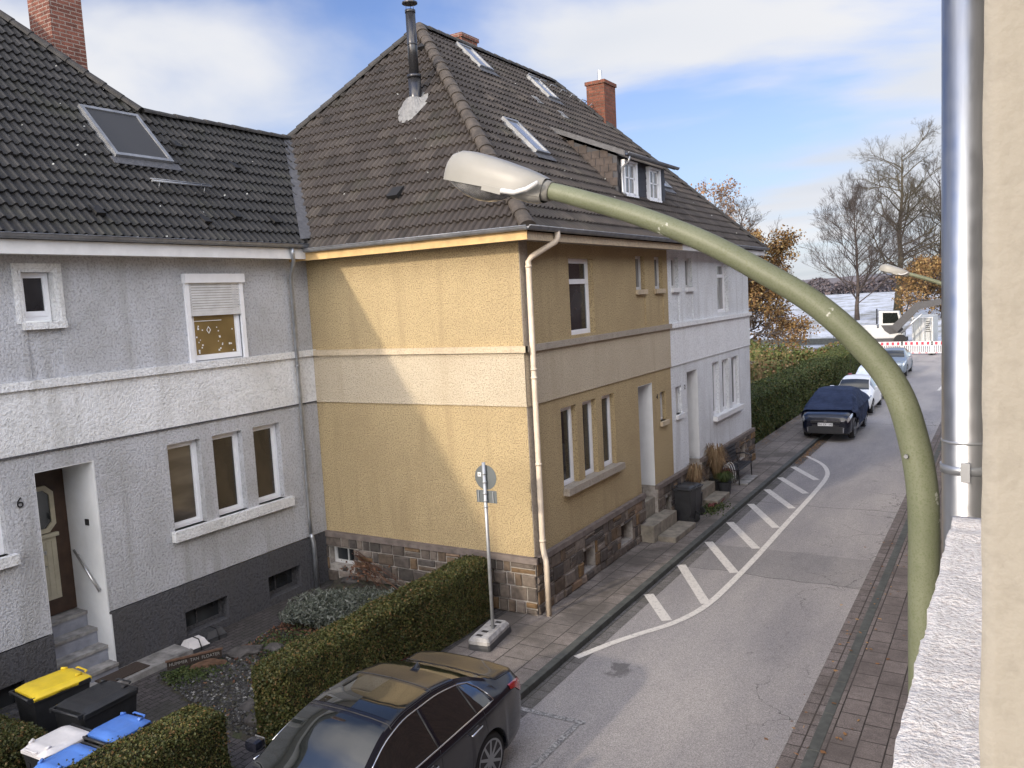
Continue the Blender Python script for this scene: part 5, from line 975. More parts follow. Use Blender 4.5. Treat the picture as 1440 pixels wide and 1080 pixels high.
# ================================================================ HEDGES and SHRUBS
def hedge(name, label, x0, x1, y0, y1, h, n, size, mat, group=None, wav=.05, z0=0.0, round_=.16):
    t_ = thing(name, label, 'hedge', ((x0 + x1) / 2, (y0 + y1) / 2, z0), group); N = n
    ax, ay, az = (x1 - x0), (y1 - y0), h
    ar = np.array([ax * ay, ay * az, ay * az, ax * az, ax * az]); pr = ar / ar.sum(); k = rng.choice(5, size=N, p=pr); u, v = rng.random(N), rng.random(N)
    P = np.zeros((N, 3)); P[:, 0] = x0 + ax * u; P[:, 1] = y0 + ay * v; P[:, 2] = z0 + h
    a = k == 1; P[a, 0] = x0; P[a, 2] = z0 + h * u[a]; a = k == 2; P[a, 0] = x1; P[a, 2] = z0 + h * u[a]; a = k == 3; P[a, 1] = y0; P[a, 0] = x0 + ax * u[a]; P[a, 2] = z0 + h * v[a]; a = k == 4; P[a, 1] = y1; P[a, 0] = x0 + ax * u[a]; P[a, 2] = z0 + h * v[a]
    c = np.array([(x0 + x1) / 2, (y0 + y1) / 2, z0 + h / 2]); hs = np.array([ax / 2, ay / 2, az / 2])
    def shape(P):   # rounded box + lumps
        q = P - c; inner = np.maximum(hs - round_, .01); cl_ = np.clip(q, -inner, inner); 
        lowmask = q[:, 2] < 0; cl_[lowmask, 2] = q[lowmask, 2]
        d = q - cl_; L = np.linalg.norm(d, axis=1)[:, None] + 1e-9; q2 = cl_ + d / L * np.minimum(L, round_)
        n_ = np.array([mn.noise(Vector(p * 1.7)) * 1.0 + mn.noise(Vector(p * 5.0)) * .45 for p in P])[:, None]; nrm = q2 / hs; nrm /= np.linalg.norm(nrm, axis=1)[:, None]
        return c + q2 + nrm * n_ * wav
    Q = shape(P); dirs = (Q - c); dirs /= np.linalg.norm(dirs, axis=1)[:, None]
    Q -= dirs * (np.abs(rng.normal(size=(N, 1))) * size * 1.1) - dirs * size * .5
    so_ = rng.random(N) < .035; Q[so_] += dirs[so_] * rng.uniform(.02, .09, size=(int(so_.sum()), 1)) * (size / .026) ** .6
    fast_quads('foliage', leaves(Q, size, 0, 1.25), M[mat], t_)
    # dark inner mass
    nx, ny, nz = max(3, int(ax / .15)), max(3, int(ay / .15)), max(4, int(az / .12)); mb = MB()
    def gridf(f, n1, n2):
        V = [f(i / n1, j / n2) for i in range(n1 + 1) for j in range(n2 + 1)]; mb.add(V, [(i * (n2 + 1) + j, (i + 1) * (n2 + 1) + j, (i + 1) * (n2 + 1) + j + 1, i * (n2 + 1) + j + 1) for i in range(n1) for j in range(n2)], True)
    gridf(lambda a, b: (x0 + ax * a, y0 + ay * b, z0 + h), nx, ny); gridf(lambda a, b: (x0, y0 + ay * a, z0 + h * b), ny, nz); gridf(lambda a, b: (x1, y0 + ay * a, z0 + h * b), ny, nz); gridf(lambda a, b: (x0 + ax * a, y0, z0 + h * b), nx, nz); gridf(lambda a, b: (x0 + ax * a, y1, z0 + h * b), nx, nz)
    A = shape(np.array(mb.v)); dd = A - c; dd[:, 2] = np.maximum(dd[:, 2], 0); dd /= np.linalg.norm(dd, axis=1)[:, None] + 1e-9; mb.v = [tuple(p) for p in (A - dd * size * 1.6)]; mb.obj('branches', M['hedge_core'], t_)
    return t_
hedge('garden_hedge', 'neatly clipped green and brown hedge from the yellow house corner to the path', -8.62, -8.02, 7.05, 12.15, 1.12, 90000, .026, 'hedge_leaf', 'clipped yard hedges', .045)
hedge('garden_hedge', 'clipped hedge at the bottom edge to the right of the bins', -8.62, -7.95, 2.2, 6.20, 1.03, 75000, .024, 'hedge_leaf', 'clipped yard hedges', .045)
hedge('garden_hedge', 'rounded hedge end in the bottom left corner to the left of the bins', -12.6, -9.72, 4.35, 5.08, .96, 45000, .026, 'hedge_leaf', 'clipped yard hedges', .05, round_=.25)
hedge('street_hedge', 'tall long dark green hedge lining the pavement beyond the white house', -9.5, -8.0, 27.9, 59, 1.62, 120000, .062, 'hedge_leaf_dark', None, .10, round_=.22)
def bush(name, label, cx, cy, rx, ry, h, n, size, mat, z=0, lumps=9, cat='shrub', group=None, elong=1.6):
    t_ = thing(name, label, cat, (cx, cy, z), group); P = []
    L = [(random.uniform(-.6, .6) * rx, random.uniform(-.6, .6) * ry, random.uniform(.35, .8) * h, random.uniform(.35, .6)) for _ in range(lumps)]
    per = n // lumps
    for (lx, ly, lz, lr) in L:
        d = rng.normal(size=(per, 3)); d /= np.linalg.norm(d, axis=1)[:, None]; r = rng.uniform(.55, 1.05, size=(per, 1)); q = d * r * np.array([rx * lr, ry * lr, h * lr * .8]) + np.array([lx, ly, lz]); P.append(q)
    P = np.concatenate(P) + np.array([cx, cy, z]); P = P[P[:, 2] > z + .01]; fast_quads('foliage', leaves(P, size, 0, elong), M[mat], t_)
    mb = MB()
    for (lx, ly, lz, lr) in L: mb.tube([(cx, cy, z), (cx + lx * .6, cy + ly * .6, z + lz * .6), (cx + lx, cy + ly, z + lz)], [.02, .012, .004], 5)
    mb.obj('stems', M['bark'], t_); return t_
bush('lavender_bush', 'wide silvery grey shrub in the garden bed before the yellow wall', -10.55, 10.75, .85, .85, .36, 22000, .022, 'lavender_leaf', .08, 22, elong=4.2)
bush('lavender_bush', 'smaller silvery shrub tucked beside the trimmed hedge', -9.4, 11.05, .42, .6, .40, 10000, .022, 'lavender_leaf', .12, 12, elong=4.2)
t_ = thing('withered_plant', 'bundle of dry brown stems leaning on the stone plinth of the yellow house', 'plant', (-10.8, 12.2, 0)); mb = MB()
for k in range(16):
    a = Vector((-11.45 + random.uniform(-.1, .1), 12.36 + random.uniform(-.1, .02), .62 + random.uniform(-.1, .15))); b_ = a + Vector((random.uniform(.6, 1.4), random.uniform(-.35, -.02), random.uniform(-.55, -.25))); mb.tube([a, (a + b_) / 2 + Vector((0, 0, random.uniform(-.05, .07))), b_], [.007, .005, .003], 5)
mb.obj('stems', M['dead_plant'], t_); P = np.array([(-11.1 + random.gauss(0, .25), 12.2 + random.gauss(0, .12), .25 + random.random() * .3) for _ in range(160)]); fast_quads('withered_leaves', leaves(P, .04), M['dead_plant'], t_)

# ================================================================ CARS
def cr_interp(x, xs, ys):
    """monotone-ish smooth interpolation"""
    xs = np.array(xs, float); ys = np.array(ys, float); m = np.gradient(ys, xs); d = np.diff(ys) / np.diff(xs)
    for i in range(len(xs)):
        dl = d[max(i - 1, 0)]; dr = d[min(i, len(d) - 1)]; m[i] = 0 if dl * dr <= 0 else 2 * dl * dr / (dl + dr)
    i = int(np.clip(np.searchsorted(xs, x) - 1, 0, len(xs) - 2)); h = xs[i + 1] - xs[i]; t_ = min(1, max(0, (x - xs[i]) / h))
    return (2*t_**3 - 3*t_**2 + 1) * ys[i] + (t_**3 - 2*t_**2 + t_) * h * m[i] + (-2*t_**3 + 3*t_**2) * ys[i + 1] + (t_**3 - t_**2) * h * m[i + 1]
class Car:
    """x runs front (0) to rear (L), y lateral (+ = car's left), z up"""
    def __init__(s, **k): s.__dict__.update(k)
    def sec(s, x):
        top = cr_interp(x, *s.top); belt = cr_interp(x, *s.belt); w_ = cr_interp(x, *s.wid); tw = cr_interp(x, *s.topw); lo = cr_interp(x, *s.low)
        zm = (belt + lo) / 2 + .03; rail = max(top - .035 - .045 * (top > belt + .15), belt + .002); belt = min(belt, top - .008)
        P = [(0, top), (tw * .55, top - .010), (tw * .93, top - .03 if top > belt + .12 else top - .012), (tw, rail if top > belt + .12 else top - .022), (w_ * .955, belt), (w_ * .985, belt - .06), (w_, zm + .05), (w_ * .995, zm - .12), (w_ * .97, lo + .06), (w_ * .90, lo)]
        for c in s.wheels:
            dx_ = abs(x - c)
            if dx_ < s.ra:
                za = s.rw + math.sqrt(s.ra ** 2 - dx_ ** 2); fl = .014
                P[6] = (P[6][0] + fl, max(P[6][1], za + .05)); P[7] = (w_ + fl, max(P[7][1], za + .018)); P[8] = (w_ + fl, max(P[8][1], za)); P[9] = (w_ - .05, max(P[9][1], za))
        return P
    def pt(s, x, c, off=0.0, side=1):
        c = min(max(c, 0), 9 - 1e-6); i = int(c); f = c - i; a, b = s.sec(x)[i], s.sec(x)[i + 1]; p = np.array([x, a[0] + (b[0] - a[0]) * f, a[1] + (b[1] - a[1]) * f])
        if off:
            e = .02; q1 = s.pt(min(x + e, s.L), c) - s.pt(max(x - e, 0), c); cc = min(c + .05, 8.99); q2 = s.pt(x, cc) - s.pt(x, cc - .1)
            n = np.cross(q2, q1); n /= np.linalg.norm(n) + 1e-9
            if n[1] * 1.0 + n[2] * .8 < 0: n = -n
            if x < .15 and c > 3: n = n * .6 + np.array([-.6, 0, 0])
            p = p + n * off
        return p * np.array([1, side, 1])
def build_car(C, name, label, yfront, xc, z, paint_, group=None, cat='car', glass_x=None, tail=None, extras=None):
    t_ = thing(name, label, cat, (0, 0, 0), group)
    X = sorted(set(np.round(np.concatenate([np.linspace(0, .12, 4), np.linspace(.12, C.L - .12, 74), np.linspace(C.L - .12, C.L, 4)] + [np.linspace(c - C.ra, c + C.ra, 23) for c in C.wheels]), 4)))
    sub = 3; rows = []
    for x in X:
        P = C.sec(x); r = []
        for i in range(9):
            for k in range(sub): f = k / sub; r.append((x, P[i][0] + (P[i+1][0] - P[i][0]) * f, P[i][1] + (P[i+1][1] - P[i][1]) * f))
        r.append((x, P[9][0], P[9][1])); rows.append(r)
    n = len(rows[0])
    def isglass(xa, ci):   # returns part name
        xm = xa
        if C.ws[0] < xm < C.ws[1] and ci < 2: return 'windscreen'
        if C.rw_[0] < xm < C.rw_[1] and ci < 2: return 'rear_window'
        if ci == 3 and any(a < xm < b for a, b in C.side): return 'side'
        return None
    body = MB(); parts = {'windscreen': MB(), 'rear_window': MB(), 'side': MB(), 'side2': MB()}
    def tow(p): return p
    for sgn in (1, -1):
        base = len(body.v); body.v += [(p[0], p[1] * sgn, p[2]) for r in rows for p in r]
        for i in range(len(X) - 1):
            xm = (X[i] + X[i + 1]) / 2
            for k in range(n - 1):
                g = isglass(xm, k // sub); f = (i * n + k, i * n + k + 1, (i + 1) * n + k + 1, (i + 1) * n + k)
                f = f if sgn < 0 else tuple(reversed(f))
                if g is None: body.f.append(tuple(q + base for q in f)); body.sm.append(True)
                else:
                    g = 'side2' if g == 'side' and sgn < 0 else g; mb = parts[g]; mb.add([(rows[q // n][q % n][0], rows[q // n][q % n][1] * sgn, rows[q // n][q % n][2]) for q in f], [(0,1,2,3)], True)
        for i, fl in ((0, 1), (len(X) - 1, 0)):   # end caps
            r = [(p[0], p[1] * sgn, p[2]) for p in rows[i]]; r.append((X[i], 0, rows[i][-1][2])); idx_ = list(range(len(r))); body.add(r, [tuple(idx_ if (fl == (sgn > 0)) else reversed(idx_))])
    bo = None
    def mk(mb, nm, mat, parent):
        o = mb.obj(nm, mat, parent); bm = bmesh.new(); bm.from_mesh(o.data); bmesh.ops.remove_doubles(bm, verts=bm.verts, dist=.0006); bmesh.ops.recalc_face_normals(bm, faces=bm.faces); bm.to_mesh(o.data); bm.free(); return o
    bo = mk(body, 'body', paint_, t_)
    for k, nm in (('windscreen', 'windscreen'), ('rear_window', 'rear_window'), ('side', 'side_window'), ('side2', 'side_window')):
        if parts[k].f: mk(parts[k], nm, M['car_glass'], t_)
    MB().box(.3, C.L - .3, -C.W * .42, C.W * .42, .2, .5).box(C.wheels[0] + C.ra, C.wheels[1] - C.ra, -C.W * .46, C.W * .46, .2, .5).obj('underbody', M['ink'], t_)
    wl_ = MB()
    for c in C.wheels:
        for sgn in (1, -1): wl_.tube([(c, sgn * C.W * .30, C.rw), (c, sgn * (C.W / 2 - .04), C.rw)], [C.ra * 1.0] * 2, 24)
    # wheels
    for c in C.wheels:
        for sgn in (1, -1):
            yo = sgn * (C.W / 2 - .02); yi = sgn * (C.W / 2 - .22); R_ = C.rw; w_ = MB().tube([(c, yi, R_), (c, yo - sgn * .03, R_), (c, yo, R_)], [R_, R_, R_ * .93], 32); wo2 = w_.obj('wheel', M['rubber'], t_)
            yy = yo + sgn * .002; rim_ = MB(); rr = R_ * .70
            for k in range(C.spokes):
                a = 2 * math.pi * k / C.spokes + .2
                for da in (-.09, .09) if C.spokes < 8 else (0,):
                    a_ = a + da; u = np.array([math.cos(a_), math.sin(a_)]); pv = np.array([-math.sin(a_), math.cos(a_)]); wd = .020
                    q = []
                    for y_ in (yy - sgn * .03, yy + sgn * .004):
                        for rd, s_ in ((.05, -1), (rr, -.8), (rr, .8), (.05, 1)): pp = u * rd + pv * wd * s_; q.append((c + pp[0], y_, R_ + pp[1]))
                    rim_.hexa(q)
            rim_.tube([(c, yy - sgn * .01, R_), (c, yy + sgn * .006, R_)], .055, 14)
            th_ = [2 * math.pi * k / 40 for k in range(41)]; rim_.strip([(c + rr * math.cos(a), yy + sgn * .004, R_ + rr * math.sin(a)) for a in th_], [(c + (rr + .025) * math.cos(a), yy + sgn * .006, R_ + (rr + .025) * math.sin(a)) for a in th_])
            rim_.obj('rim', M['rim'], wo2); dk = MB().tube([(c, yy - sgn * .035, R_), (c, yy - sgn * .032, R_)], rr, 24); 
            MB().add([(c + rr * math.cos(a), yy + sgn * .0015, R_ + rr * math.sin(a)) for a in th_[:-1]], [tuple(range(40))]).obj('wheel_hub_recess', M['ink'], wo2)
    for c in C.wheels:
        for sgn in (1, -1):
            wl2 = MB(); a = [math.pi * k / 20 for k in range(21)]; wl2.strip([(c + C.ra * .995 * math.cos(q), sgn * (C.W / 2 - .02), C.rw + C.ra * .995 * math.sin(q)) for q in a], [(c + C.ra * .995 * math.cos(q), sgn * C.W * .25, C.rw + C.ra * .995 * math.sin(q)) for q in a]); wl2.add([(c + C.ra * math.cos(q), sgn * C.W * .27, C.rw + C.ra * math.sin(q)) for q in a], [tuple(range(21))]); wl2.obj('wheel_arch_liner', M['ink'], bo)
    def patch_(nm, mat, x0, x1, c0, c1, off=.006, nx=10, nc=8, sides=(1, -1), parent=None, xf=None):
        os_ = []
        for sgn in sides:
            V = []
            for i in range(nx + 1):
                for j in range(nc + 1):
                    u, v = i / nx, j / nc; xa = x0 + (x1 - x0) * u; ca = c0 + (c1 - c0) * v
                    if xf: xa, ca = xf(u, v)
                    V.append(tuple(C.pt(xa, ca, off, sgn)))
            os_.append(MB().add(V, [(i * (nc + 1) + j, (i + 1) * (nc + 1) + j, (i + 1) * (nc + 1) + j + 1, i * (nc + 1) + j + 1) for i in range(nx) for j in range(nc)], True).obj(nm, mat, parent or t_))
        return os_
    def line_(nm, mat, pts, r, sides=(1, -1), parent=None, off=.002):
        for sgn in sides: MB().tube([tuple(C.pt(x, c, off, sgn)) for x, c in pts], r, 6).obj(nm, mat, parent or bo)
    C.patch, C.line, C.body, C.root = patch_, line_, bo, t_
    if extras: extras(C)
    # place: front towards -Y, car's left = world +X
    for ch in [o for o in bpy.data.objects if o.parent == t_]: pass
    t_.location = (xc, yfront, z); t_.rotation_euler = (0, 0, math.radians(90)); 
    for ch in t_.children: ch.scale = (1, -1, 1)
    return t_
def mirrors(C, x, z, mat, y=None):
    for sgn in (1, -1):
        y0 = C.W / 2 - .06; b = MB(); b.bbox(x - .05, x + .10, min(sgn * (y0 + .03), sgn * (y0 + .22)), max(sgn * (y0 + .03), sgn * (y0 + .20)), z, z + .125, .055); mo = b.obj('mirror', mat, C.root); MB().box(x + .095, x + .104, min(sgn * (y0 + .05), sgn * (y0 + .2)), max(sgn * (y0 + .05), sgn * (y0 + .2)), z + .02, z + .12).obj('mirror_glass', M['sky_glass'], mo)
# ---- near black saloon (seen from above)
SED = Car(L=4.70, W=1.85, wheels=(.82, 3.68), rw=.325, ra=.375, spokes=10,
    top=([0, .03, .12, .5, 1.0, 1.42, 1.55, 1.9, 2.25, 2.6, 3.0, 3.4, 3.75, 4.05, 4.22, 4.5, 4.62, 4.68, 4.70], [.55, .64, .72, .85, .94, .985, 1.03, 1.23, 1.375, 1.43, 1.43, 1.385, 1.285, 1.155, 1.09, 1.075, 1.06, 1.0, .92]),
    belt=([0, .2, 1.0, 1.5, 2.5, 3.6, 4.2, 4.6, 4.70], [.50, .66, .84, .90, .925, .965, .985, .93, .82]),
    wid=([0, .05, .2, .6, 1.2, 3.6, 4.2, 4.5, 4.65, 4.70], [.55, .66, .78, .885, .915, .925, .90, .85, .76, .66]),
    topw=([0, .3, 1.3, 1.55, 2.2, 2.6, 3.2, 3.8, 4.2, 4.5, 4.7], [.40, .66, .74, .73, .62, .585, .575, .58, .68, .70, .55]),
    low=([0, .3, .8, 4.0, 4.5, 4.7], [.34, .22, .20, .20, .26, .40]),
    ws=(1.50, 2.27), rw_=(3.50, 4.12), side=((1.98, 2.72), (2.78, 3.50), (3.525, 3.82)))
def sed_extras(C):
    # panoramic glass roof, seams, chrome lines, lamps, handles, antenna, wiper
    C.patch('glass_roof', M['car_glass'], 2.36, 3.02, 0, 2.1, .004, 8, 8, (1, -1)); C.line('roof_seam', M['ink'], [(2.31, c) for c in np.linspace(0, 3, 12)], .006); C.line('roof_seam', M['ink'], [(3.08, c) for c in np.linspace(0, 2.6, 10)], .006)
    C.line('roof_seam', M['ink'], [(x, 2.55) for x in np.linspace(2.3, 3.5, 14)], .005)
    C.line('chrome_trim', M['chrome'], [(x, 3.97) for x in np.linspace(1.72, 3.86, 24)], .009, off=.006); C.line('chrome_trim', M['chrome'], [(x, 3.05) for x in np.linspace(1.85, 3.72, 24)] + [(3.82, 3.3), (3.87, 3.65), (3.87, 3.97)], .008, off=.005)
    for x in (2.75, 3.51): C.line('pillar_strip', M['ink'], [(x, c) for c in np.linspace(3.05, 3.95, 5)], .012, off=.0)
    for x in (1.62, 2.75, 3.62): C.line('door_seam', M['ink'], [(x - .04 * (c > 7) + (0 if x < 3.5 else .0), c) for c in np.linspace(4.0, 8.4, 12)], .0035, off=.0)
    C.line('boot_seam', M['ink'], [(4.17, c) for c in np.linspace(0, 2.9, 10)] + [(x, 3.1) for x in np.linspace(4.2, 4.6, 6)], .005); C.line('swage_line', M['car_black'], [(x, 4.9) for x in np.linspace(.9, 4.4, 20)], .006, off=.002)
    C.patch('tail_lamp', M['tail'], 4.2, 4.69, 4.1, 5.6, .012, 10, 6, xf=lambda u, v: (4.24 + .45 * u, 3.9 + (2.0 * v) * (.35 + .65 * u))); C.patch('head_lamp', M['head'], .06, .5, 4.2, 5.4, .006, 6, 5)
    for x in (2.62, 3.48):
        for sgn in (1, -1): p = C.pt(x, 5.2, .012, sgn); q = C.pt(x - .2, 5.25, .012, sgn); MB().tube([p, p + [0, .03 * sgn, 0], q + [0, .03 * sgn, 0], q], .011, 8).obj('door_handle', M['chrome'], C.body)
    MB().add([(3.32, -.012, 1.37), (3.60, -.012, 1.31), (3.57, 0, 1.425), (3.32, .012, 1.37), (3.60, .012, 1.31)], [(0,1,2),(3,2,4),(1,4,2),(0,2,3)], True).obj('antenna_fin', M['car_black'], C.body)
    C.line('wiper', M['ink'], [(1.56 + .02 * k, 2.6 - .5 * k) for k in range(5)], .012, (1,), off=.02); mirrors(C, 1.83, .93, M['car_black'])
    MB().box(4.69, 4.715, -.26, .26, .60, .71).obj('number_plate', M['sticker'], C.body)
build_car(SED, 'parked_car', 'glossy black saloon car parked half on the pavement at the bottom edge', 4.02, -6.17, -.05, M['car_black'], 'parked cars', extras=sed_extras)
# ---- cars further up the street
HAT = dict(L=4.1, W=1.75, wheels=(.75, 3.35), rw=.31, ra=.36, spokes=5,
    top=([0, .04, .15, .5, .9, 1.05, 1.5, 1.9, 2.4, 3.0, 3.5, 3.85, 4.0, 4.08, 4.1], [.60, .70, .79, .90, .98, 1.02, 1.27, 1.43, 1.48, 1.46, 1.40, 1.22, 1.06, .98, .9]),
    belt=([0, .2, 1.0, 2.5, 3.6, 4.0, 4.1], [.55, .70, .90, .95, .99, .97, .84]),
    wid=([0, .05, .2, .6, 1.2, 3.3, 3.8, 4.0, 4.1], [.56, .66, .77, .85, .87, .875, .83, .76, .68]),
    topw=([0, .3, 1.0, 1.6, 2.2, 3.2, 3.8, 4.1], [.42, .62, .70, .62, .57, .55, .56, .55]),
    low=([0, .3, .8, 3.6, 4.1], [.34, .22, .20, .22, .38]), ws=(1.03, 1.75), rw_=(3.56, 3.93), side=((1.45, 2.28), (2.34, 3.05), (3.1, 3.5)))
def front_face(C, z_gr=.5, plate=None, dark=True, halo=False):
    C.patch('head_lamp', M['head'], .05, .55, 4.0, 5.3, .010, 8, 5, xf=lambda u, v: (.05 + .5 * u, 3.9 + 1.5 * v * (1 - .55 * u)))
    wf = cr_interp(0, *C.wid); g = MB().box(-.022, -.002, -wf * .78, wf * .78, z_gr - .02, z_gr + .05); g.obj('grille', M['ink'], C.body); MB().box(-.02, .0, -wf * .7, wf * .7, z_gr - .17, z_gr - .09).obj('air_intake', M['ink'], C.body)
    if plate:
        p = MB().box(-.036, -.022, -.26, .26, z_gr - .13, z_gr - .02).obj('number_plate', M['sticker'], C.body); text_obj('plate_text', plate, .10, M['ink'], (-.038, 0, z_gr - .075), (0, -1, 0), (0, 0, 1), p, .001)
    if not plate: mirrors(C, 1.42, 1.0 if z_gr < .65 else 1.1, C.mpaint)
SUV = dict(HAT); SUV.update(L=4.3, W=1.80, wheels=(.82, 3.42), rw=.34, ra=.40,
    top=([0, .03, .08, .25, .6, 1.0, 1.15, 1.6, 2.0, 2.5, 3.1, 3.6, 4.0, 4.2, 4.27, 4.3], [.74, .82, .90, .97, 1.02, 1.08, 1.12, 1.36, 1.50, 1.55, 1.53, 1.47, 1.30, 1.12, 1.05, .95]),
    belt=([0, .2, 1.0, 2.6, 3.7, 4.2, 4.3], [.72, .88, 1.0, 1.04, 1.08, 1.03, .9]), wid=([0, .05, .2, .6, 1.2, 3.5, 4.0, 4.2, 4.3], [.66, .76, .84, .885, .90, .90, .86, .80, .72]),
    topw=([0, .3, 1.1, 1.7, 2.3, 3.3, 4.0, 4.3], [.56, .72, .76, .66, .60, .58, .60, .58]), low=([0, .3, .8, 3.6, 4.3], [.30, .24, .22, .24, .40]), ws=(1.13, 1.85), rw_=(3.7, 4.1), side=((1.55, 2.4), (2.46, 3.2), (3.25, 3.6)))
C1 = Car(**SUV); C1.mpaint = M['car_navy']
def suv_extras(C):
    front_face(C, .68, 'EN · KS 149')
    g = MB().box(-.03, -.02, -.50, -.07, .735, .75).box(-.03, -.02, .07, .50, .735, .75).tube([(-.03, 0, .735), (-.018, 0, .735)], .055, 16); g.obj('chrome_bar', M['chrome'], C.body)
    for sgn in (1, -1): p = MB().hexa([(-.022, sgn * .60, .32), (.02, sgn * .60, .32), (.02, sgn * .63, .32), (-.022, sgn * .63, .32), (-.022, sgn * .60, .50), (.02, sgn * .60, .50), (.02, sgn * .64, .50), (-.022, sgn * .64, .50)]); p.obj('bumper_trim', M['chrome'], C.body)
    MB().box(-.025, .0, -.6, .6, .28, .52).obj('lower_intake', M['black_plastic'], C.body)
c1 = build_car(C1, 'parked_car', 'dark navy car under a blue fabric cover with only its front showing', 31.3, -5.80, -.05, M['car_navy'], 'parked cars', extras=suv_extras)
# its cover: draped cloth over roof and rear bonnet
mbv = MB(); X = np.linspace(.62, 4.36, 58); nC = 44; rows = []
for i, x in enumerate(X):
    r = []
    for k in range(nC + 1):
        f = k / nC * 2 - 1; c = abs(f) * 7.6; p = C1.pt(min(x, 4.29), c); sg = 1 if f > 0 else -1; y = p[1] * 1.045 + .02; z = p[2] + .035 + .13 * max(0, 1 - ((x - 2.1) / 1.7) ** 2) * max(0, 1 - (c / 5) ** 2)
        if C1.pt(x if x < 4.29 else 4.29, 0)[2] > 1.2 and 3 < c < 4.6: y += .06
        w_ = mn.noise(Vector((x * 3.0, f * 5, 1))) * .035 + mn.noise(Vector((x * 9, f * 3.5, 4))) * .014 + abs(mn.noise(Vector((x * 2 + f * 4, f * 7, 7)))) * .03
        if x < .86: z -= 0; x_ = x - .05 * math.sin(f * 9) * .5
        r.append((x + (.03 * math.sin(f * 11) if i == 0 else 0), sg * (y + w_), z + w_ * .8 - (.02 if i == 0 else 0)))
    rows.append(r)
mbv.add([p for r in rows for p in r], [(i * (nC + 1) + k, i * (nC + 1) + k + 1, (i + 1) * (nC + 1) + k + 1, (i + 1) * (nC + 1) + k) for i in range(len(X) - 1) for k in range(nC)], True); mbv.add(rows[-1], [tuple(range(nC + 1))])
V = []
for (x, y, z_) in mbv.v: V.append((-5.80 - 0 + (y), 31.3 + x, z_ - .05))
mbv.v = V; tag(mbv.obj('car_cover', M['cover']), 'wrinkled dark blue fabric cover draped over the navy parked car', 'car cover')
C2 = Car(**HAT); C2.mpaint = M['car_white']
def hat_extras(C): front_face(C, .50, None); 
build_car(C2, 'parked_car', 'small white hatchback parked right behind the covered car', 37.6, -5.98, -.05, M['car_white'], 'parked cars', extras=hat_extras)
C3 = Car(**HAT); C3.mpaint = M['car_red']
def red_extras(C): front_face(C, .50, None); C.patch('frost_sheet', M['frost'], 1.06, 2.6, 0, 2.4, .012, 10, 8)
build_car(C3, 'parked_car', 'dark red car with a frosted windscreen parked behind the white hatchback', 42.9, -6.05, -.05, M['car_red'], 'parked cars', extras=red_extras)
C4 = Car(**SUV); C4.mpaint = M['car_grey']
def g_extras(C): front_face(C, .66, None)
build_car(C4, 'parked_car', 'grey-blue estate car parked farthest up the street before the barriers', 52.6, -6.15, -.05, M['car_grey'], 'parked cars', extras=g_extras)

# ================================================================ PLANTS, BENCH and clutter by the white house door
def potplant(label, x, y, r, h, gr, col, n, spread, hang=False):
    t_ = thing('potted_plant', label, 'plant', (x, y, 0), 'potted plants by the doorsteps'); MB().tube([(x, y, 0), (x, y, h), (x, y, h + .02)], [r * .75, r, r * 1.04], 16, smooth=False).obj('pot', M['pot'], t_)
    mb = MB()
    for k in range(n):
        a = random.random() * 6.28; s = spread * random.uniform(.3, 1); zt = gr * random.uniform(.6, 1.05); p0 = Vector((x + r * .4 * math.cos(a), y + r * .4 * math.sin(a), h)); p1 = p0 + Vector((s * .45 * math.cos(a), s * .45 * math.sin(a), zt)); p2 = p0 + Vector((s * math.cos(a), s * math.sin(a), zt * random.uniform(.35, .8)))
        w_ = .008; d = Vector((-math.sin(a), math.cos(a), 0)) * w_; mb.add([p0 - d, p0 + d, p1 + d, p1 - d, p2], [(0,1,2,3),(3,2,4)])
    mb.obj('blades', M[col], t_); return t_
potplant('pot of drooping straw-coloured grass behind the slim black bin', -7.02, 20.45, .17, .42, .75, 'straw', 170, .36)
potplant('tall tuft of dry golden grass beside the white house door', -7.05, 22.3, .18, .40, .95, 'straw', 260, .50)
potplant('dark pot of low green foliage at the end of the white house doorstep', -6.80, 22.2, .20, .34, .28, 'green_weed', 320, .34)
potplant('small dark pot with reddish leaves beside the white house doorstep', -6.92, 22.75, .15, .30, .3, 'dead_plant', 160, .3)
bn = thing('garden_bench', 'black slatted bench with scrolled arms against the white house plinth', 'bench', (-7.0, 24.0, 0)); bx_, by0, by1 = -7.05, 23.35, 24.75
m = MB()
for k in range(4): m.box(-7.12 + k * .11, -7.03 + k * .11, by0, by1, .42, .445)
m.obj('seat', M['bench_black'], bn); m = MB()
for k in range(5): m.box(-7.20 - k * .012, -7.175 - k * .012, by0, by1, .52 + k * .10, .60 + k * .10)
m.obj('backrest', M['bench_black'], bn)
for y in (by0 + .03, by1 - .03):
    MB().tube([(-7.15, y, 0), (-7.15, y, .42), (-7.2, y, .6), (-7.26, y, 1.02)], .018, 8).tube([(-6.72, y, 0), (-6.74, y, .42), (-6.72, y, .64)], .018, 8).tube([(-7.18, y, .66), (-6.95, y, .70), (-6.74, y, .64), (-6.72, y, .56), (-6.78, y, .54)], .018, 8).obj('leg_frame', M['bench_black'], bn)
m = MB()
for k in range(3):
    pts_ = [(-6.97 + .16 * math.cos(a) - k * .0, 22.98 + k * .18 + .05 * math.sin(a), .12 + .55 * math.sin(a)) for a in np.linspace(.05, 3.0, 12)]; m.tube(pts_, .012, 6)
tag(m.obj('hoop_edging', M['pvc_dull']), 'three thin pale plant hoops in front of the black bench', 'plant support')
tag(MB().bbox(-6.85, -6.5, 23.4, 24.6, .002, .05, .01).obj('stone_slab', M['step_stone']), 'pale flat slab lying on the pavement under the front of the bench', 'slab')
m = MB()
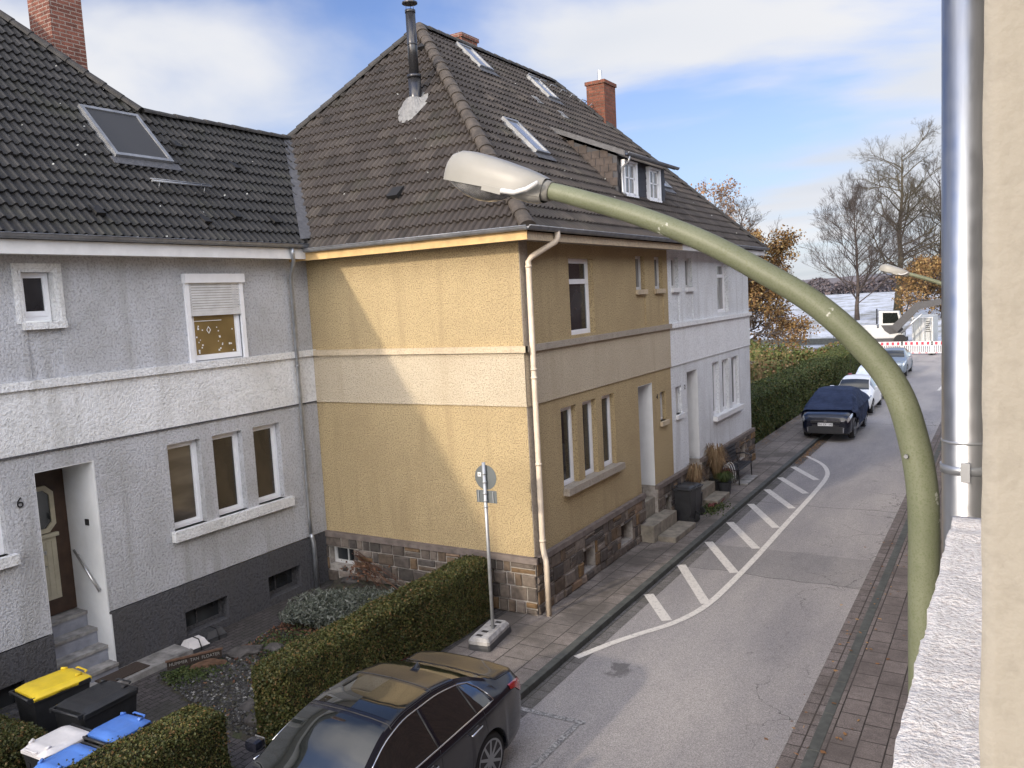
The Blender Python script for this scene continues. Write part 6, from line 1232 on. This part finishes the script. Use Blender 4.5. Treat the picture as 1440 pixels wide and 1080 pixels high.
for k in range(9): a = Vector((-6.70 + random.uniform(-.12, .12), 20.9 + random.uniform(-.5, .4), .03 + .02 * (k % 3))); m.tube([a, a + Vector((random.uniform(-.1, .15), random.uniform(.1, .35), random.uniform(0, .05))), a + Vector((random.uniform(-.1, .2), random.uniform(.3, .5), 0))], .018, 7)
tag(m.obj('hose_heap', M['red_tool']), 'small heap of dark red hose pieces lying before the white house steps', 'hose')
P = np.array([(-6.62 + random.gauss(0, .18), 20.6 + random.gauss(0, .35), .02 + random.random() * .05) for _ in range(500)]); tag(fast_quads('pavement_weeds', leaves(P, .045, .3), M['green_weed']), 'little green weeds growing between the doorsteps of the two houses', 'weeds', kind='stuff')

# ================================================================ FAR END OF THE STREET
# fallen leaves along the kerb and pavement
def lit():
    c_ = random.random()
    if c_ < .45: return (random.gauss(-5.98, .10), random.uniform(27.2, 31.5), -.085)
    if c_ < .75: return (random.gauss(-7.75, .12), random.uniform(28, 45), .01)
    return (random.gauss(-2.05, .25), random.uniform(5, 45), .012 if random.random() < .6 else .012)
P = np.array([lit() for _ in range(1100)]); Q = leaves(P, .055, .0); Q[:, :, 2] = P[:, None, 2] + (Q[:, :, 2] - P[:, None, 2]) * .12 + .006; tag(fast_quads('fallen_leaves', Q, M['litter']), 'brown autumn leaves scattered along the kerbs and under the long hedge', 'fallen leaves', kind='stuff')
# overgrown strip behind the hedge
P = []
for _ in range(52000):
    x, y = random.uniform(-24, -9.3), random.uniform(33, 61); hz_ = .7 + 1.15 * max(0, mn.noise(Vector((x * .35, y * .3, 3))) + .35) * (.7 + .6 * random.random()); 
    if random.random() < .35: hz_ *= random.random()
    P.append((x, y, hz_))
o = tag(fast_quads('bramble_thicket', leaves(np.array(P), .13, .2), M['bramble_leaf']), 'overgrown green and brown bramble thicket behind the long street hedge', 'brambles', kind='stuff')
m = MB()
for k in range(700):
    cx, cy = random.choice(((-12.0, 40), (-13.4, 42), (-11.4, 44), (-10.6, 41.5))); x, y = random.gauss(cx, .6), random.gauss(cy, 1.0); h_ = random.uniform(.9, 2.3); d = Vector((random.uniform(-.25, .25), random.uniform(-.2, .2), h_)); w_ = Vector((.012, 0, 0)); p = Vector((x, y, .2)); m.add([p - w_, p + w_, p + d], [(0,1,2)])
tag(m.obj('tall_dry_grass', M['straw']), 'tall straw-coloured dead grass standing in the brambles', 'dry grass', kind='stuff')
# traffic barriers
def barrier(label, x, y, rz, diag=False, w_=2.0):
    t_ = thing('traffic_barrier', label, 'barrier', (0, 0, 0), 'red and white traffic barriers'); m = MB().bbox(0, w_, -.02, .02, .72, 1.02, .008).bbox(0, .06, -.02, .02, .06, 1.02, .008).bbox(w_ - .06, w_, -.02, .02, .06, 1.02, .008).box(.06, w_ - .06, -.018, .018, .12, .20)
    n = 15
    for k in range(n):
        a = .10 + k * (w_ - .2) / (n - 1)
        if diag: m.hexa([(a - .035 - .12, -.015, .2), (a + .02 - .12, -.015, .2), (a + .02 - .12, .015, .2), (a - .035 - .12, .015, .2), (a - .02, -.015, .72), (a + .035, -.015, .72), (a + .035, .015, .72), (a - .02, .015, .72)])
        else: m.box(a - .028, a + .028, -.015, .015, .2, .72)
    m.obj('frame', M['barrier_white'], t_)
    for k in range(5): MB().box(.18 + k * .37, .36 + k * .37, -.026, -.021, .76, .98).obj('red_reflector', M['red_refl'], t_)
    for k in range(4): MB().box(.2 + k * .45, .36 + k * .45, -.024, -.019, .135, .185).obj('red_foot_reflector', M['red_refl'], t_)
    [MB().bbox(q_, q_ + .34, -.35, .35, 0, .10, .02).obj('foot_block', M['black_plastic'], t_) for q_ in (-.12, w_ - .22)]
    t_.location = (x, y, -.1); t_.rotation_euler = (0, 0, rz); return t_
barrier('red and white barrier with slanted bars in front of the excavator', -9.15, 68.8, 0, True); barrier('red and white barrier with upright bars in front of the white container', -7.12, 68.8, 0); barrier('red and white barrier partly hidden by the steel downpipe', -5.09, 68.8, 0)
barrier('red and white barrier leaning out behind the arm, left of the excavator', -11.2, 68.8, 0, True); barrier('white barrier end showing beside the tip of the long hedge', -8.9, 60.6, 0)
# container
ct = thing('container', 'white shipping container behind the barriers', 'container', (-6.3, 80, 0)); m = MB().box(-7.35, -5.75, 78.5, 84, .0, 2.3)
m.obj('body', M['container'], ct); m = MB()
for x in (-7.35, -6.58, -6.50, -5.80): m.box(x, x + .05, 78.44, 78.5, .02, 2.3)
for z in (.0, 2.22): m.box(-7.36, -5.74, 78.43, 78.5, z, z + .08)
m.obj('door_frame', M['pvc_dull'], ct); m = MB()
for x in (-7.15, -6.75, -6.35, -5.95): m.tube([(x, 78.42, .1), (x, 78.42, 2.2)], .02, 6)
m.obj('lock_rod', M['steel'], ct); m = MB()
for k in range(6):
    for x0 in (-6.3,): m.box(x0, x0 + random.uniform(.25, .42), 78.47, 78.495, 1.9 - k * .17, 1.95 - k * .17)
m.obj('stencil_lines', M['ink'], ct)
# excavator
ex = thing('excavator', 'white wheeled excavator with grey boom working in the snow beyond the barriers', 'excavator', (-9.5, 78, 0)); yb = 76.8
m = MB().bbox(-11.4, -7.9, yb, yb + 2.4, .65, 1.55, .12).bbox(-11.6, -9.9, yb + .1, yb + 2.3, .75, 1.85, .18); m.obj('upper_body', M['digger_white'], ex)
m = MB(); q = [(-9.75, 1.5), (-8.05, 1.5), (-7.95, 1.95), (-8.25, 2.95), (-9.75, 3.0)]; V = [(x, yb, z) for x, z in q] + [(x, yb + 1.0, z) for x, z in q]; m.add(V, [tuple(range(5)), tuple(reversed(range(5, 10)))] + [(k, 5 + k, 5 + (k + 1) % 5, (k + 1) % 5) for k in range(5)]); cbn = m.obj('cab', M['digger_white'], ex)
m = MB().add([(x, yb - .012, z) for x, z in ((-9.45, 1.95), (-8.15, 1.95), (-8.32, 2.82), (-9.45, 2.85))], [(0,1,2,3)]); m.obj('cab_window', M['car_glass'], cbn); MB().add([(x, yb - .013, z) for x, z in ((-9.6, 1.80), (-8.1, 1.78), (-7.7, 1.2), (-8.9, 1.0), (-9.3, 1.3))], [(0,1,2,3,4)]).obj('side_panel', M['digger_grey'], ex)
m = MB(); B_ = [(-8.3, 1.2), (-6.6, 3.05), (-4.2, 3.55), (-1.5, 3.0)]; T_ = [(-8.75, 1.7), (-6.9, 3.6), (-4.2, 3.95), (-1.5, 3.2)]
for i in range(3): m.hexa([(B_[i][0], yb - .5, B_[i][1]), (B_[i+1][0], yb - .5, B_[i+1][1]), (B_[i+1][0], yb - .1, B_[i+1][1]), (B_[i][0], yb - .1, B_[i][1]), (T_[i][0], yb - .5, T_[i][1]), (T_[i+1][0], yb - .5, T_[i+1][1]), (T_[i+1][0], yb - .1, T_[i+1][1]), (T_[i][0], yb - .1, T_[i][1])])
bm_ = m.obj('boom', M['digger_grey'], ex); MB().tube([(-8.0, yb - .6, 1.1), (-6.4, yb - .6, 2.7)], .09, 8).obj('hydraulic_ram', M['steel'], bm_); MB().tube([(-7.6, yb - .3, 2.9), (-7.4, yb - .3, 3.7), (-6.8, yb - .3, 3.9), (-5.5, yb - .3, 3.7), (-3.5, yb - .3, 4.15)], .05, 6).obj('hose', M['ink'], bm_)
for x in (-10.9, -8.1): MB().tube([(x, yb - .2, .48), (x, yb + .25, .48)], .5, 18).obj('wheel', M['rubber'], ex)
MB().box(-11.3, -7.7, yb + .1, yb + 2.2, .35, .66).obj('undercarriage', M['digger_grey'], ex); MB().tube([(-9.95, yb + .3, 1.9), (-9.95, yb + .3, 3.2)], .06, 8).obj('exhaust', M['ink'], ex); MB().bbox(-11.9, -11.6, yb + .2, yb + .5, 1.1, 2.4, .08).obj('mirror_arm', M['ink'], ex)
MB().box(-11.2, -11.1, yb - .012, yb - .004, 1.05, 1.15).box(-11.05, -10.5, yb - .012, yb - .004, 1.08, 1.13).obj('body_lettering', M['ink'], ex)
# low wall and mesh fence along the field
wf_ = thing('field_wall', 'long dark low wall with thin wire fence along the snowy field', 'wall', (-20, 80, 0)); m = MB().box(-60, -12.0, 80.0, 80.3, 0, .55).box(-5.2, 30, 80.0, 80.3, 0, 1.0); m.obj('wall', M['kerb_dark'], wf_)
for x in np.arange(-34, -12, 2.0): MB().tube([(x, 80.1, .4), (x, 80.1, 2.0)], .03, 5).obj('fence_post', M['zinc_dark'], wf_)
m = MB()
for z in (.9, 1.4, 1.95): m.tube([(-34, 80.1, z), (-12, 80.1, z)], .008, 4)
for x in np.arange(-34, -12, .5): m.tube([(x, 80.1, .5), (x, 80.1, 1.95)], .004, 3)
m.obj('wire_mesh', M['zinc'], wf_)
# trees
def tree(name, label, x, y, h, spread, trunk_r, clear, bark, n1, seed, leafmat=None, nleaf=0, lsize=.25, upness=.9, zc=0.0, group='bare trees at the field edge', leaf_zone=(0, 1), lvl=4, kids=(8, 7, 5)):
    R = random.Random(seed); t_ = thing(name, label, 'tree', (x, y, zc), group); trunk = MB(); br = MB(); tips = []
    pts = [Vector((x, y, zc))]; n = 8
    for i in range(n): pts.append(pts[-1] + Vector((R.uniform(-.012, .012) * h, R.uniform(-.012, .012) * h, h * .94 / n)))
    trunk.tube(pts, [trunk_r * (1.25 if i == 0 else 1) * (1 - .9 * (i / n) ** .9) for i in range(n + 1)], 10); trunk.obj('trunk', bark, t_)
    def along(P, f): k = f * (len(P) - 1); i = min(int(k), len(P) - 2); return P[i].lerp(P[i + 1], k - i)
    def grow(p, d, L, r, lv):
        P = [p]; k = 4; c = d.copy(); L = L * 1.0
        for i in range(k):
            c = (c + Vector((R.gauss(0, .16), R.gauss(0, .16), R.gauss(0, .10) + .09 * upness))).normalized(); P.append(P[-1] + c * L / k)
        br.tube(P, [max(r * (1 - .8 * i / k), .008 if leafmat is None else .004) for i in range(k + 1)], 4 if lv < 3 else 3, cap=False)
        if lv >= lvl: tips.append(P[-1]); tips.append(P[2]); return
        for q in range(kids[min(lv - 1, len(kids) - 1)]):
            f = R.uniform(.25, 1.0); s = along(P, f); a = c.orthogonal().normalized(); a.rotate(Matrix.Rotation(R.uniform(0, 6.28), 3, c)); nd_ = (c * R.uniform(.65, 1.1) + a * R.uniform(.45, .8)).normalized(); grow(s, nd_, L * R.uniform(.38, .6) * (1.15 - .4 * f), r * .5 * (1.1 - .5 * f), lv + 1)
    for i in range(n1):
        f = clear + (1 - clear) * (i + R.random()) / n1 * .97; s = along(pts, f); a = R.uniform(0, 6.28) + i * 2.4; fr = (f - clear) / (1 - clear); Lb = spread * (1 - .62 * fr) * R.uniform(.75, 1.1)
        grow(s, Vector((math.cos(a), math.sin(a), upness * (.35 + .7 * fr))).normalized(), Lb, trunk_r * .36 * (1 - .6 * fr), 1)
    br.obj('crown', bark, t_)
    if nleaf:
        T = np.array([tuple(q) for q in tips]); z0_, z1_ = zc + h * leaf_zone[0], zc + h * leaf_zone[1]; T = T[(T[:, 2] >= z0_) & (T[:, 2] <= z1_)]
        P = T[rng.integers(0, len(T), nleaf)] + rng.normal(size=(nleaf, 3)) * lsize * 1.6; fast_quads('leaves', leaves(P, lsize), M[leafmat], t_)
    return t_
tree('bare_tree', 'smaller bare tree with fan-shaped crown standing left of the excavator', -19.3, 129, 17.0, 11.0, .32, .12, M['bark'], 34, 11, upness=1.15)
tree('bare_tree', 'tallest bare tree with a thick mossy trunk rising behind the excavator', -15.4, 143, 26.5, 14.0, .60, .15, M['bark_moss'], 34, 5, upness=.55)
tree('bare_tree', 'bare reddish tree at the right edge beside the steel downpipe', -9.5, 150, 23, 11.5, .42, .15, M['bark'], 28, 8, upness=.8)
tree('autumn_tree', 'spreading tree with low orange autumn leaves beside the steel downpipe', -8.0, 128, 9.0, 8.5, .35, .14, M['bark'], 18, 21, 'orange_leaf', 12000, .22, upness=.10, group=None, leaf_zone=(0, .9), kids=(6, 5, 4))
tree('autumn_tree', 'large rusty orange tree rising behind the white house', -17.6, 62, 11.8, 5.6, .30, .10, M['bark'], 34, 33, 'orange_leaf', 34000, .13, upness=.45, group=None, leaf_zone=(0, .80), kids=(8, 6, 5))
tree('autumn_tree', 'thin greyish tree with few pale leaves behind the white house roof', -20.5, 66, 14.2, 4.6, .24, .2, M['bark_grey'], 22, 41, 'rust_leaf', 2600, .14, upness=.9, group=None, kids=(6, 5, 4))
# far wood and hill
st_ = MB(); xs = np.linspace(-420, 320, 150)
A_ = [(x, 420, -.1) for x in xs]; B2 = [(x, 430, 6 + 4.5 * (mn.noise(Vector((x * .012, 0, 1))) + .3) + 1.6 * mn.noise(Vector((x * .08, 3, 0)))) for x in xs]; C_ = [(x, 520, 7 + 4 * mn.noise(Vector((x * .01, 8, 0)))) for x in xs]
st_.strip(A_, B2, True).strip(B2, C_, True); struct('far_hill', st_, M['hill'])
P = []
for _ in range(26000):
    x = random.uniform(-260, 120); hh = 4.5 + 5.5 * (mn.noise(Vector((x * .02, 5, 1))) + .45) + 2.2 * mn.noise(Vector((x * .11, 9, 0))); P.append((x, 395 + random.random() * 22, hh * random.random() ** .7))
tag(fast_quads('far_wood', leaves(np.array(P), .9, 0, 1.8), M['far_tree']), 'distant purple-brown belt of bare woodland on the far side of the snowy field', 'woodland', kind='stuff')
P = []
for cx, r in ((-57, 5), (-66, 6)):
    for _ in range(900): a = rng.normal(size=3); a /= np.linalg.norm(a); P.append((cx + a[0] * r * random.random() ** .3, 300 + a[1] * r, 3.4 + abs(a[2]) * 4 * random.random() ** .3))
tag(fast_quads('far_copse', leaves(np.array(P), .6, 0, 1.8), M['far_tree']), 'clump of distant brownish trees in the middle of the snowy field', 'trees', kind='stuff')
